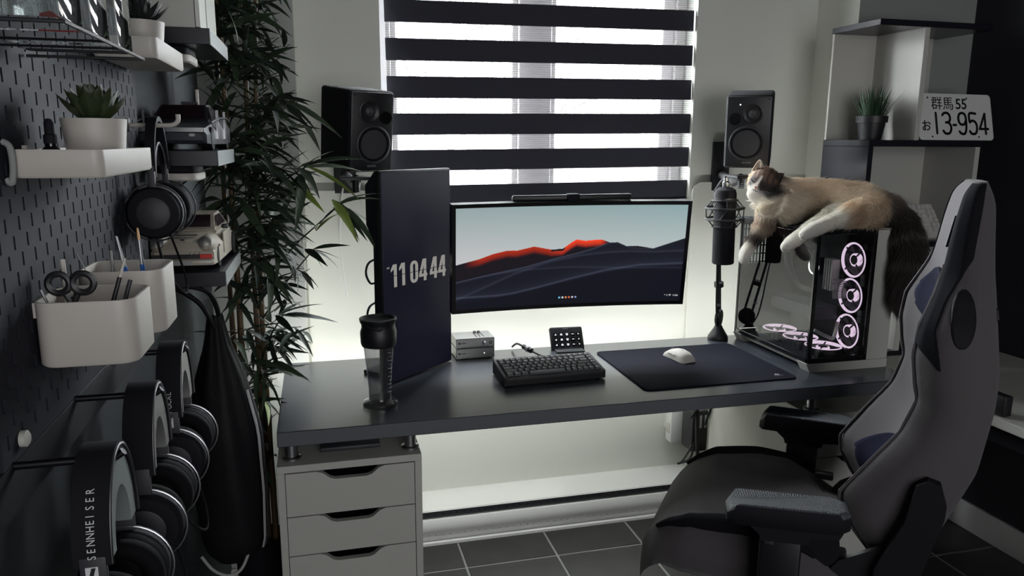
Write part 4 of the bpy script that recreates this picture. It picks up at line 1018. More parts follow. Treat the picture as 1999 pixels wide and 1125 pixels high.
MB().cyl((.075, -.245, .52), (.075, -.205, .52), .045, n=28).build('hinge_hub', M_['black_matte'], ch)
for s in (-1, 1): MB().prism([(.02, .355), (.10, .355), (.22, .47), (.30, .56), (.25, .58), (.12, .50)], s*.235-.008, s*.235+.008, 'y').build('back_bracket', M_['black'], ch)
# mechanism, gas lift, five-star base
MB().box((.0, 0, .335), (.30, .22, .045), 0, .008).build('tilt_mechanism', M_['black'], ch)
ZF = -.1247                                            # floor height in the chair's own units
MB().cyl((0, 0, ZF+.10), (0, 0, .32), .028, .024, 20).build('gas_lift', M_['dark_steel'], ch)
for k in range(5):
    a = 2*math.pi*k/5+.3; c_, s_ = math.cos(a), math.sin(a)
    MB().tube([(0, 0, ZF+.115), (c_*.16, s_*.16, ZF+.105), (c_*.31, s_*.31, ZF+.075)], [.034, .028, .020], 10, flat=.7).build('base_spoke', M_['black'], ch)
    w_ = MB().cyl((c_*.31-s_*.022, s_*.31+c_*.022, ZF+.030), (c_*.31+s_*.022, s_*.31-c_*.022, ZF+.030), .030, n=20).build('caster', M_['rubber'], ch)
    MB().cyl((c_*.31, s_*.31, ZF+.035), (c_*.31, s_*.31, ZF+.08), .008, n=10).build('caster_stem', M_['dark_steel'], w_)
# ---------------------------------------------------------------- pegboard on the left wall, built with its real slots
PB = thing('pegboard', 'grey slotted pegboard on the dark left wall', 'pegboard', (-.322, .828, 1.155))
ncol, zr = 19, [i for i in range(14)]
ys, zsx = {0.0, .762}, {0.0, .560}
holes = []
for c in range(19):
    for r_ in range(14): holes.append((.020+.04*c, .0275+.04*r_-.0+.0))
for c in range(18):
    for r_ in range(13): holes.append((.040+.04*c, .0475+.04*r_))
hw_, hh2 = .0026, .0078
for y, z in holes: ys |= {round(y-hw_, 5), round(y+hw_, 5)}; zsx |= {round(z-hh2, 5), round(z+hh2, 5)}
ys, zsx = sorted(ys), sorted(zsx); hs_ = {(round(y-hw_, 5), round(z-hh2, 5)) for y, z in holes}
yi = {y: i for i, y in enumerate(ys)}; zi = {z: i for i, z in enumerate(zsx)}; skip = set()
for y, z in holes:
    a0, a1, c0, c1 = yi[round(y-hw_, 5)], yi[round(y+hw_, 5)], zi[round(z-hh2, 5)], zi[round(z+hh2, 5)]
    skip |= {(i, j) for i in range(a0, a1) for j in range(c0, c1)}
v = [(0, y, z) for y in ys for z in zsx]; nz = len(zsx)
f = [(i*nz+j, (i+1)*nz+j, (i+1)*nz+j+1, i*nz+j+1) for i in range(len(ys)-1) for j in range(nz-1) if (i, j) not in skip]
o = MB().add(v, f).build('slotted_panel', M_['peg'], PB, sharp=0); md = o.modifiers.new('thickness', 'SOLIDIFY'); md.thickness = .005; md.offset = -1
for p in o.data.polygons: p.use_smooth = False
for y in (.03, .73):
    for z in (.028, .53): MB().cyl((-.020, y, z), (-.004, y, z), .010, n=14).build('wall_spacer', M_['peg'], PB)
for y, z in ((.05, .020), (.72, .020)): MB().lathe([(.009, 0), (.009, .006), (.006, .008), (0, .008)], (.001, y, z), (1, 0, 0), 20).build('cover_screw', M_['white_lam'], PB)

def open_box(name, m, w, d, h, r, t, parent, M=Matrix()):
    """tray or bin with rounded corners, open at the top; local x away from the board, y along it"""
    o_ = rrect(w, d, r, 6); i_ = rrect(w-2*t, d-2*t, max(r-t, .001), 6); fo = rrect(w-.006, d-.006, max(r-.003, .001), 6)
    L = lambda q, z: xf(M, [(x, y, z) for x, y in q])
    return MB().rings([L(fo, 0), L(o_, .003), L(o_, h-.001), L([(x*.998, y*.998) for x, y in o_], h), L(i_, h), L(i_, t), L([(x*.98, y*.98) for x, y in i_], t-.0005)]).build(name, M_[m], parent, sharp=50)
def tray(label, y0, y1, z, depth, h, group='white pegboard trays'):
    t = thing('pegboard_tray', label, 'tray', (-.320, (y0+y1)/2, z), 0, group)
    open_box('tray_shell', 'off_white', depth, y1-y0, h, .012, .003, t, Matrix.Translation((depth/2+.001, 0, 0)))
    for y in (-.08, .08): MB().box((-.002, y, .02), (.010, .006, .03)).build('hook_tab', M_['off_white'], t)
    return t
tray('white tray holding a succulent and a dropper bottle on the pegboard', .930, 1.200, 1.4525, .092, .031)
tray('upper white tray holding a dark succulent near the window end of the pegboard', 1.300, 1.555, 1.6185, .092, .031)
tag(MB().tube(smooth_path([(-.322, .926, 1.452), (-.317, .926, 1.448), (-.314, .926, 1.465), (-.315, .926, 1.486), (-.322, .926, 1.492)]), .0035, 10).build('grey_hook', M_['wall_grey']), 'small rounded grey hook on the pegboard at the near end of the lower white tray', 'hook')

def succulent(name, label, loc, r, h, leafm, seed, n=42, L=.036, wide=.013, up=.0):
    t = thing(name, label, 'succulent', loc)
    MB().lathe([(r*.80, 0), (r*.82, .003), (r, h), (r*.93, h), (r*.90, h-.012), (0, h-.012)], n=40).build('pot', M_['off_white'], t)
    MB().lathe([(r*.9, h-.014), (r*.5, h-.008), (0, h-.006)], n=24).build('soil', M_['soil'], t)
    r2 = random.Random(seed); cache = []
    for k in range(3):
        b = MB(); P = []
        for i in range(6):
            s = i/5; w_ = wide*[.55, .8, 1, .92, .55, .04][i]*(1+.1*k); c = .25*w_
            x = L*s*(1-.12*s); z = L*(.15*s+.35*s*s)
            P.append([(x, -w_*.5, z+c), (x, 0, z-c*.6), (x, w_*.5, z+c), (x, 0, z+c*1.1)])
        b.rings(P, 0, True, True); cache.append(b.mesh('leaf', M_[leafm], 60))
    g = 2.39996
    for i in range(n):
        s = i/n; a = i*g; tilt = -R(8+62*(1-s)**.0*s)-up*s
        k = link('leaf', cache[i % 3], t)
        sc_ = 1.15-.55*s
        k.matrix_local = Matrix.Translation((0, 0, h-.006+.018*s)) @ Matrix.Rotation(a, 4, 'Z') @ Matrix.Rotation(tilt+r2.uniform(-.12, .12), 4, 'Y') @ Matrix.Diagonal((sc_, sc_, sc_, 1))
    return t
succulent('succulent_plant', 'green rosette succulent in a white pot on the lower white tray', (-.262, 1.050, 1.4557), .037, .064, 'succ', 3, 44, .046, .019)
succulent('succulent_plant', 'dark spiky succulent in a white pot on the upper white tray', (-.266, 1.40, 1.6218), .036, .062, 'succ_dark', 5, 46, .048, .013, .35)
db = thing('dropper_bottle', 'small black dropper bottle on the lower white tray', 'bottle', (-.287, .965, 1.4557))
MB().lathe([(.0105, 0), (.011, .002), (.011, .026), (.006, .031), (.006, .034)], n=24).build('bottle_body', M_['black_gloss'], db)
MB().lathe([(.007, .034), (.007, .043), (.005, .045), (.005, .057), (.003, .061), (0, .062)], n=20).build('dropper_cap', M_['black_matte'], db)
tag(MB().ell((-.270, .995, 1.4605), (.006, .008, .0045), n=12, k=8).build('white_pebble', M_['off_white']), 'tiny white pebble beside the dropper bottle', 'pebble')

# pen bins
def bin_(label, y0, y1, z0, z1, depth):
    t = thing('pen_bin', label, 'bin', (-.320, (y0+y1)/2, z0), 0, 'white pegboard bins')
    open_box('bin_shell', 'off_white', depth, y1-y0, z1-z0, .022, .0028, t, Matrix.Translation((depth/2+.002, 0, 0)))
    for y in (-.03, .03): MB().box((-.002, y, z1-z0-.012), (.012, .006, .018)).build('hook_tab', M_['off_white'], t)
    return t
b1 = bin_('nearest white pegboard bin holding scissors and pens', .935, 1.045, 1.2355, 1.312, .108)
b2 = bin_('far white pegboard bin holding blue paint brushes', 1.105, 1.215, 1.230, 1.3185, .108)
def stick(name, label, p0, p1, segs, cat, group=None):
    p0, p1 = Vector(p0), Vector(p1); d = p1-p0; t = thing(name, label, cat, p0, 0, group)
    for nm, m, a, b_, r0, r1 in segs: MB().cyl(d*a, d*b_, r0, r1, 10).build(nm, M_[m], t)
    return t
bs = [('handle', 'blue', 0, .62, .0028, .0032), ('ferrule', 'steel', .62, .88, .0028, .0022), ('bristles', 'tan', .88, 1.0, .0022, .0012)]
stick('paint_brush', 'blue paint brush leaning left with a white tip in the far bin', (-.255, 1.16, 1.2342), (-.273, 1.150, 1.362), [('handle', 'blue', 0, .66, .0032, .0032), ('ferrule', 'steel', .66, 1.0, .0026, .0018)], 'brush', 'blue paint brushes')
stick('paint_brush', 'upright blue paint brush with a copper bristle tip in the far bin', (-.243, 1.165, 1.2342), (-.247, 1.160, 1.372), bs, 'brush', 'blue paint brushes')
stick('metal_probe', 'thin silver probe leaning left in the far bin', (-.285, 1.15, 1.2342), (-.326+.012, 1.11, 1.345), [('shaft', 'steel', 0, 1, .0013, .0008)], 'tool')
stick('craft_stick', 'short grey stick in the far bin behind the silver probe', (-.290, 1.19, 1.2342), (-.294, 1.20, 1.335), [('shaft', 'alu', 0, 1, .002, .002)], 'stick')
stick('dark_pen', 'dark pen with a pale tip leaning right across the nearest bin', (-.262, .975, 1.2395), (-.230, 1.00, 1.352), [('barrel', 'black', 0, .80, .003, .0026), ('clip_tip', 'off_white', .80, 1, .002, .0014)], 'pen')
stick('dark_pen', 'short dark pen leaning right in the nearest bin', (-.250, .985, 1.2395), (-.226, 1.0, 1.325), [('barrel', 'dark_grey', 0, 1, .003, .0026)], 'pen')
stick('white_pen', 'white pen standing behind the scissors in the nearest bin', (-.297, 1.00, 1.2395), (-.300, 1.005, 1.352), [('barrel', 'off_white', 0, 1, .003, .003)], 'pen')
stick('steel_ruler', 'thin steel rod in the back corner of the nearest bin', (-.285, .965, 1.2395), (-.310, .952, 1.325), [('shaft', 'steel', 0, 1, .0016, .0016)], 'tool')
scs = thing('scissors', 'black handled scissors standing in the nearest bin', 'scissors', (-.285, .975, 1.2395))
MB().prism([(-.004, 0), (.004, 0), (.006, .07), (-.006, .07)], -.001, .001, 'y').build('blade', M_['steel'], scs)
for s in (-1, 1): MB().torus((s*.013, 0, .088), .0115, .004, (0, 1, 0), 24, 8, flat=1.0).tube([(0, 0, .062), (s*.006, 0, .075)], .004, 8).build('handle_loop', M_['black'], scs)

# clear jars on a wire shelf
ws = thing('wire_shelf', 'black wire shelf on the pegboard carrying three clear square jars', 'shelf', (-.320, .86, 1.590))
b = MB(); b.tube([(.0, -.14, 0), (.125, -.14, 0), (.125, .165, 0), (.0, .165, 0)], .0018, 8); b.build('wire_frame', M_['black'], ws)
for k in range(1): MB().tube([(.0, .055, 0), (.125, .055, 0)], .0014, 6).build('cross_wire', M_['black'], ws)
for i, (y, lb) in enumerate(((.765, 'clear square jar at the near end of the wire shelf'), (.862, 'middle clear square jar on the wire shelf holding a red clip'), (.966, 'clear square jar at the window end of the wire shelf'))):
    t = thing('clear_jar', lb, 'jar', (-.257, y, 1.5935), 0, 'clear jars on the wire shelf')
    open_box('jar_shell', 'acrylic', .112, .092, .150, .014, .0035, t)
    MB().rings([[(x, yy, z) for x, yy in rrect(.114, .094, .015, 6)] for z in (.150, .158)]).build('lid', M_['acrylic'], t)
rc = thing('red_clip', 'red plastic clip lying in the middle clear jar', 'clip', (-.243, .874, 1.5975)); rc.scale = (.72, .72, .72)
MB().prism([(-.022, 0), (.020, 0), (.026, .008), (-.004, .030), (-.018, .026)], -.008, .008, 'y').build('clip_body', M_['red'], rc)
tag(MB().box((-.222, .892, 1.602), (.018, .016, .008), 0, .002).build('grey_block', M_['legend']), 'small grey block beside the red clip in the middle jar', 'block')

# ---------------------------------------------------------------- floating shelves with model cars
def ledge(label, zt, y0=1.605, y1=1.915, th=.030):
    t = thing('floating_shelf', label, 'shelf', (WL, (y0+y1)/2, zt-th), 0, 'short black floating shelves')
    MB().box((.0795, 0, th/2), (.159, y1-y0, th), 0, .001, 1).build('shelf_board', M_['black_lam'], t)
    MB().box((.160, 0, th/2), (.002, y1-y0, th)).build('front_sheen', M_['sheen_cushion_grey'], t)  # window sheen on the black board's front, put into a grey strip
    return t
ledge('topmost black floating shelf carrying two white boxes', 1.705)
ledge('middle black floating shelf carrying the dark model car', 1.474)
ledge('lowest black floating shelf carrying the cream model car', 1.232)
for zt, lb in ((1.675, 'white rounded puck lamp under the topmost floating shelf'), (1.444, 'white rounded puck lamp under the middle floating shelf')):
    t = thing('puck_lamp', lb, 'lamp', (-.272, 1.70, zt), 0, 'puck lamps under the floating shelves')
    MB().rings([[(x, y, z) for x, y in rrect(.085*k, .13*k, .03*k, 6)] for z, k in ((-.001, .96), (-.012, 1.0), (-.015, .97))]).build('mount', M_['black_matte'], t)
    MB().rings([[(x, y, z) for x, y in rrect(.09*k, .135*k, .032*k, 6)] for z, k in ((-.0155, .97), (-.018, 1), (-.028, 1), (-.031, .93))]).build('housing', M_['off_white'], t)
for i, (y, d, hgt, lb) in enumerate(((1.660, .10, .18, 'nearer large white box standing on the topmost floating shelf'), (1.80, .16, .20, 'white box behind the first on the topmost floating shelf'))):
    t = thing('white_box', lb, 'box', (-.267, y, 1.7055), 0, 'white boxes on the topmost shelf')
    MB().box((-.006, 0, hgt/2), (.125, d, hgt), 0, .001, 1).build('carton', M_['white_lam'], t)
    MB().box((.0615, 0, hgt/2), (.008, d*.96, hgt*.98), 0, .001, 1).build('side_sleeve', M_['wall_white'], t)
    MB().box((-.006, -d/2-.0004, hgt*.6), (.09, .0006, .09)).build('printed_panel', M_['legend'], t)

def wheel(par, x, y, z, r, w, nm='wheel'):
    o = MB().lathe([(r*.6, -w/2), (r*.97, -w/2), (r, -w*.35), (r, w*.35), (r*.97, w/2), (r*.6, w/2)], (x, y, z), (1, 0, 0), 24).build(nm, M_['rubber'], par)
    MB().lathe([(r*.6, w*.5-.001), (r*.5, w*.5), (r*.15, w*.45), (0, w*.45)], (x, y, z), (1 if x > 0 else -1, 0, 0), 20).build('rim', M_['alu'], o)
def car_body(prof, w_of, par, m, nm='body'):
    """prof: [(y, z_low, z_high)], width from height along the length"""
    R_ = []
    for y, zl, zh_, w, tw in prof:
        ring = []
        for x, z in ((-w, zl), (-w*1.0, zl+(zh_-zl)*.55), (-tw, zh_-(zh_-zl)*.08), (-tw*.8, zh_), (tw*.8, zh_), (tw, zh_-(zh_-zl)*.08), (w, zl+(zh_-zl)*.55), (w, zl)): ring.append((x, y, z))
        R_.append(ring)
    return MB().rings(R_).build(nm, M_[m], par, sharp=25)
c1 = thing('model_sports_car', 'cream brick-built model sports car with round lamps facing the camera', 'model car', (-.262, 1.775, 1.2322), R(-2))
car_body([(-.152, .018, .046, .054, .048), (-.146, .012, .058, .060, .052), (-.10, .012, .066, .063, .050), (-.04, .012, .074, .064, .052), (.04, .012, .076, .064, .054), (.11, .012, .074, .064, .052), (.148, .02, .056, .056, .046)], None, c1, 'car_white')
cab = MB()
R_ = []
for y, zt_, w in ((-.056, .074, .050), (-.012, .104, .043), (.05, .106, .043), (.118, .074, .047)): R_.append([(-w-.004, y, .070), (-w, y, zt_), (w, y, zt_), (w+.004, y, .070)])
cab.rings(R_, 0, False).build('cabin', M_['car_white'], c1, sharp=20)
MB().add([(-.041, -.0515, .0795), (.041, -.0515, .0795), (.037, -.0165, .1025), (-.037, -.0165, .1025)], [(0, 1, 2, 3)]).build('windscreen', M_['car_glass'], c1)
for s in (-1, 1):
    MB().add([(s*.0528, -.038, .078), (s*.0518, .085, .078), (s*.0455, .05, .100), (s*.0455, -.008, .100)], [(0, 1, 2, 3)]).build('side_window', M_['car_glass'], c1)
    MB().box((s*.0645, .0, .045), (.003, .09, .045), 0, .001, 1).build('door', M_['car_white'], c1)
    MB().box((s*.068, -.035, .079), (.014, .012, .010), 0, .003).build('mirror', M_['black'], c1)
    fl = MB().ell((s*.046, -.118, .052), (.019, .045, .020), n=16, k=10).build('front_wing', M_['car_white'], c1)
    MB().lathe([(.0135, 0), (.0130, .004), (.009, .0075), (0, .009)], (s*.045, -.150, .058), (0, -.80, .6), 24).build('round_headlamp', M_['alu'], c1)
    wheel(c1, s*.052, -.095, .0245, .0245, .022); wheel(c1, s*.053, .098, .0255, .0255, .026)
MB().box((0, -.150, .030), (.116, .010, .009), 0, .001, 1).build('black_bumper_strip', M_['black'], c1)
MB().box((.046, -.1555, .0305), (.024, .003, .009), 0, .001, 1).build('red_lamp', M_['red'], c1)
MB().box((0, -.1535, .018), (.122, .010, .012), 0, .003).build('bumper', M_['car_white'], c1)
MB().box((0, -.159, .0175), (.04, .001, .007)).build('number_tag', M_['legend'], c1)
for i in range(3): MB().ell((.018+.009*i, -.155, .037), (.003, .002, .003), n=8, k=6).build('stud', M_['car_white'], c1)
b = MB(); b.box((0, -.105, .0685), (.046, .006, .002)); b.build('bonnet_vent', M_['black'], c1)
MB().box((0, -.138, .0625), (.008, .004, .003), 0, .001, 1).build('bonnet_badge', M_['black'], c1)

c2 = thing('model_wedge_car', 'dark wedge-shaped model car with steel bumper and rooftop mast on the middle shelf', 'model car', (-.265, 1.775, 1.4742), R(-2))
car_body([(-.160, .020, .034, .058, .052), (-.155, .014, .044, .066, .060), (-.09, .012, .054, .070, .062), (-.03, .012, .064, .070, .064), (.08, .012, .070, .070, .062), (.155, .016, .070, .068, .058)], None, c2, 'car_dark')
R_ = []
for y, zt_, w in ((-.060, .058, .056), (-.005, .094, .044), (.045, .096, .044), (.120, .070, .054)): R_.append([(-w-.004, y, .052), (-w, y, zt_), (w, y, zt_), (w+.004, y, .052)])
MB().rings(R_, 0, False).build('cabin', M_['car_dark'], c2, sharp=20)
MB().add([(-.050, -.0575, .0635), (.050, -.0575, .0635), (.040, -.0090, .0935), (-.040, -.0090, .0935)], [(0, 1, 2, 3)]).build('windscreen', M_['car_glass'], c2)
MB().box((0, -.158, .040), (.126, .008, .010), 0, .001, 1).build('steel_bumper', M_['steel'], c2)
MB().box((0, -.1565, .027), (.118, .006, .014), 0, .001, 1).build('black_grille', M_['black'], c2)
for s in (-1, 1):
    wheel(c2, s*.058, -.098, .0235, .0235, .022); wheel(c2, s*.058, .098, .0235, .0235, .022)
    MB().add([(s*.0595, -.035, .062), (s*.0575, .085, .068), (s*.047, .045, .092), (s*.048, -.002, .091)], [(0, 1, 2, 3)]).build('side_window', M_['car_glass'], c2)
    for k in range(2): MB().box((s*.0715, -.05+.10*k, .052), (.005, .008, .06), 0, .001, 1).build('side_strut', M_['steel'], c2)
    MB().tube([(s*.070, -.12, .055), (s*.074, -.03, .066), (s*.074, .06, .068), (s*.070, .14, .062)], .0025, 8).build('side_pipe', M_['dark_steel'], c2)
    MB().box((s*.040, -.160, .030), (.012, .004, .007), 0, .001, 1).build('lamp', M_['alu'], c2)
MB().box((0, .10, .082), (.07, .06, .022), 0, .003).build('rear_machine', M_['dark_steel'], c2)
b = MB().cyl((.022, .03, .096), (.022, .03, .128), .0035, n=10).build('roof_mast', M_['off_white'], c2); MB().box((.006, .03, .099), (.034, .008, .006), 0, .001, 1).build('mast_base', M_['dark_grey'], c2)

# ---------------------------------------------------------------- headphones
def headphones(label, loc, edge_m, arch_r=.058, k_=1.7, bw_=.036, brand=None, cup_r=.048, fancy=True, group='headphones hanging on the left wall'):
    """local frame: band arches in the y-z plane, cups face along y; origin is the underside of the band top"""
    t = thing('headphones', label, 'headphones', loc, 0, group)
    N = 30; th = .006; zc = -arch_r*k_
    def arch(r0, r1, x0, x1):
        R_ = []
        for i in range(N+1):
            a = math.pi*i/N; c_, s_ = math.cos(a), math.sin(a)
            R_.append([(x, r*c_, zc+r*s_*k_) for x, r in ((x0, r0), (x1, r0), (x1, r1), (x0, r1))])
        return R_
    MB().rings(arch(arch_r, arch_r+th, -bw_/2, bw_/2), 0, True).build('headband', M_['black_matte'], t, sharp=45)
    if fancy:
        MB().rings(arch(arch_r-.024, arch_r-.002, -bw_*.34, bw_*.44), 0, True).build('headband_cushion', M_[edge_m], t, sharp=45)
        P = [(bw_/2, (arch_r+th*.6)*math.cos(math.pi*i/N), zc+(arch_r+th*.6)*k_*math.sin(math.pi*i/N)) for i in range(N+1)]
        MB().tube(P, .0018, 6).build('edge_trim', M_['steel'], t)
    else:
        MB().tube([(bw_*.2, (arch_r-.012)*math.cos(math.pi*i/N), zc-.01+(arch_r-.02)*k_*math.sin(math.pi*i/N)) for i in range(N+1)], .003, 6).build('suspension_strap', M_['dark_steel'], t)
    for s in (-1, 1):
        y = s*(arch_r+.003); zy = zc-.072
        MB().box((0, y, zc-.012), (bw_*.72, .007, .044), 0, .002).build('slider', M_['dark_grey'], t)
        MB().torus((0, y-s*.002, zy), cup_r+.004, .0016, (0, 1, 0), 36, 8).build('yoke', M_['steel' if fancy else 'dark_grey'], t)
        c_ = MB().lathe([(cup_r*.62, .016), (cup_r*.9, .014), (cup_r, .006), (cup_r, -.010), (cup_r*.92, -.016)], (0, y-s*.004, zy), (0, s, 0), 36).build('ear_cup', M_['black_matte'], t)
        MB().lathe([(cup_r*.60, .0165), (cup_r*.55, .018), (0, .0185)], (0, y-s*.004, zy), (0, s, 0), 32).build('grille', M_['dark_grey'], c_)
        MB().torus((0, y-s*.026, zy), cup_r*.74, .012, (0, 1, 0), 32, 10).build('ear_pad', M_['rubber'], t)
        MB().tube([(0, y, zc-.025), (0, y, zy+cup_r+.002)], .0035, 8).build('yoke_stem', M_['steel' if fancy else 'dark_grey'], t)
    if brand:
        ro = arch_r+th+.0005; n_ = len(brand); z0_ = zc+.008; adv = .0072
        for i, c_ in enumerate(brand):
            z = z0_+adv*i; q0 = lambda zz: -ro*math.sqrt(max(.02, 1-max(0, (zz-zc)/(ro*k_))**2))
            text('brand_letter', c_, .0115, M_['print_white'], t, (0, q0(z+.004)-q0(z), .004), (-1, 0, 0), (.004, q0(z)-.0006, z), sx=.80)
        q = MB().box((-.001, -(arch_r+th+.0008), zc-.008), (.012, .0012, .016)).build('brand_mark', M_['print_white'], t)
        MB().prism([(-.004, -.007), (.000, -.007), (.004, .007), (.000, .007)], -.0008, 0, 'y', M=Matrix.Translation((-.001, -(arch_r+th+.0014), zc-.008))).build('brand_slash', M_['print_black'], q)
    c0 = Vector((0, -(arch_r), zc-.12)); MB().tube(smooth_path([c0, c0+Vector((.01, .01, -.06)), c0+Vector((.03, .06, -.11)), c0+Vector((.025, .10, -.08)), c0+Vector((.0, .118, -.0))]), .0024, 6).build('cable', M_['rubber'], t)
    return t
rl = thing('headphone_rail', 'long black rail with pegs under the pegboard', 'rail', (WL, 1.15, 1.105))
MB().box((.0125, 0, .026), (.025, 1.30, .052), 0, .001, 1).build('rail_board', M_['black_matte'], rl)
for y in (.852, 1.069, 1.287): MB().tube([(.02, y-1.15, .050), (.122, y-1.15, .050), (.130, y-1.15, .056)], .0045, 10).build('peg', M_['dark_steel'], rl)
BX, BZ = -.238, 1.162
headphones('nearest headphones on the rail with white maker lettering on a dark headband', (BX, .852, BZ), 'sheen_cushion_grey', brand='SENNHEISER')
headphones('middle headphones on the rail with a thin bright edge and silver cushion', (BX, 1.069, BZ), 'alu')
headphones('farthest headphones on the rail with a silver cushion next to the black bag', (BX, 1.287, BZ), 'alu', brand='FOCAL')
hk = thing('wall_hook', 'white hook at the window end of the pegboard holding big headphones', 'hook', (-.321, 1.500, 1.520))
MB().tube(smooth_path([(0, 0, 0), (.05, 0, 0), (.074, 0, .001), (.084, 0, .008), (.085, 0, .020)]), .0042, 10).build('hook_rod', M_['off_white'], hk)
MB().box((.001, 0, 0), (.006, .014, .024), 0, .002).build('hook_plate', M_['black'], hk)
headphones('large black over-ear headphones hanging from the white hook by the pegboard', (-.276, 1.500, 1.5275), 'dark_grey', arch_r=.060, k_=1.45, bw_=.016, cup_r=.046, fancy=False)

# ---------------------------------------------------------------- black drawstring bag
bg_ = thing('drawstring_bag', 'black drawstring bag with grey stripes hanging beside the bamboo', 'bag', (-.245, 1.865, .46))
P = []
r2 = random.Random(9)
for i in range(22):
    s = i/21; z = .62*s
    wx = lerp_tab([(0, .050), (.06, .078), (.3, .086), (.55, .084), (.75, .060), (.9, .030), (1, .018)], s); wy = wx*.92; row = []
    for j in range(40):
        a = 2*math.pi*j/40; fold = 1+.07*math.sin(9*a+2*s)*(s**1.5)+.03*math.sin(5*a+6*s)
        row.append((wx*fold*math.cos(a)+.012*(1-s), wy*fold*math.sin(a), z+.008*math.sin(3*a)*(1 if s > .9 else 0)))
    P.append(row)
MB().rings(P).build('bag_body', M_['bag'], bg_, sharp=60)
for k, a in enumerate((-.45, -.25)):
    pts = []
    for i in range(1, 16):
        s = i/21; wx = lerp_tab([(0, .050), (.06, .078), (.3, .086), (.55, .084), (.75, .060)], s)*1.05; pts.append((wx*math.cos(a)+.012*(1-s), wx*.92*math.sin(a), .62*s))
    MB().tube(pts, .006, 6, flat=.3).build('side_stripe', M_['dark_grey' if k else 'legend'], bg_)
MB().tube(smooth_path([(.0, -.02, .60), (-.03, -.02, .66), (-.085, -.02, .70), (-.095, -.02, .695)]), .006, 8).build('shoulder_strap', M_['bag'], bg_)
MB().tube(smooth_path([(.01, .02, .60), (-.01, .0, .68), (-.08, -.02, .705), (-.095, -.02, .70)]), .006, 8).build('shoulder_strap', M_['bag'], bg_)
MB().tube(smooth_path([(-.062, -.055, .035), (-.035, -.075, .008), (.0, -.082, -.008), (.03, -.07, .0), (.052, -.05, .05), (.062, -.05, .12)]), .0038, 8).build('draw_cord', M_['cord_white'], bg_)
bh = thing('bag_hook', 'black wall hook holding the drawstring bag', 'hook', (WL+.001, 1.845, 1.16))
MB().tube([(0, 0, 0), (.03, 0, -.006), (.036, 0, .012)], .005, 8).build('hook_arm', M_['black'], bh)
MB().box((.003, 0, .0), (.006, .024, .05), 0, .002).build('hook_plate', M_['black'], bh)
# ---------------------------------------------------------------- tall artificial bamboo
bp_ = thing('potted_bamboo', 'tall leafy bamboo with brown canes in the corner left of the desk', 'plant', (-.205, 2.20, 0))
MB().lathe([(.060, 0), (.062, .01), (.073, .30), (.076, .30), (.076, .325), (.070, .325), (.069, .29), (0, .29)], n=36).build('pot', M_['black_matte'], bp_)
MB().lathe([(.069, .285), (.03, .300), (0, .302)], n=24).build('soil', M_['soil'], bp_)
r2 = random.Random(12)
def leafmesh(L, w, droop, m):
    b = MB(); P = []
    for i in range(7):
        s = i/6; ww = w*[.16, .72, 1, .95, .72, .40, .02][i]; z = -droop*L*s*s; x = L*s
        P.append([(x, -ww/2, z+ww*.16), (x, 0, z), (x, ww/2, z+ww*.16)])
    b.grid(P); return b.mesh('leaf', M_[m], 0)
LM = [leafmesh(L, w, d, m) for L, w, d, m in ((.150, .0200, .18, 'leaf_a'), (.125, .018, .30, 'leaf_a'), (.165, .0215, .25, 'leaf_b'), (.11, .016, .12, 'leaf_a'), (.14, .019, .42, 'leaf_b'), (.145, .020, .22, 'leaf_c'))]
leaves = []                                           # (matrix, mesh index)
twig = MB()
ORG = Vector((-.205, 2.20, 0))
def frame(p, d, roll):
    d = Vector(d).normalized(); up = Vector((0, 0, 1)); y = up.cross(d)
    y = y.normalized() if y.length > 1e-3 else Vector((0, 1, 0)); z = d.cross(y)
    m = Matrix((d, y, z)).transposed().to_4x4() @ Matrix.Rotation(roll, 4, 'X'); m.translation = Vector(p); return m
def ok(p):
    x, y, z = p
    if x < -.335 or y > 2.435: return False
    if x > -.14 and z < .83: return False
    if x > -.07 and y > 2.40 and z < 2.3: return False
    if y < 1.93 and z < 1.30 and x < -.12: return False        # bag
    if y < 1.95 and x < -.17: return False                      # floating shelves and cars
    if x > lerp_tab([(.7, -.05), (1.0, -.01), (1.2, .02), (1.45, .03), (1.6, .0), (1.8, -.04), (2.1, -.05)], z): return False
    return True
def spray(p, d, n, sc=1.0, pal=None, force=False):
    p = Vector(p); d = Vector(d).normalized(); side = d.cross(Vector((0, 0, 1))); side = side.normalized() if side.length > 1e-3 else Vector((1, 0, 0))
    for k in range(n):
        a = (k-(n-1)/2)/max(1, n-1)*2.2+r2.uniform(-.15, .15)
        q = (d*math.cos(a)+side*math.sin(a)*.9+Vector((0, 0, r2.uniform(-.75, .35)))).normalized()
        mi = r2.choice(pal or (0, 0, 1, 1, 2, 3, 3, 4)); s_ = sc*r2.uniform(.75, 1.12)
        base = p - d*.02*abs(a)
        if not force and not (ok(base) and ok(base+q*.15*s_)): continue
        m4 = frame(base, q, r2.uniform(-.8, .8)) @ Matrix.Scale(s_, 4); e = m4 @ Vector((.165, 0, -.03))
        if e.x < -.335 or (e.y > 2.60 and e.x < 0): continue
        leaves.append((m4, mi))
canes = [(-.225, 2.16, .016, -.02, 1.98), (-.190, 2.245, .05, -.02, 2.25), (-.165, 2.20, .035, .02, 2.02), (-.240, 2.235, -.01, -.01, 2.2), (-.215, 2.19, -.02, -.07, 2.1)]
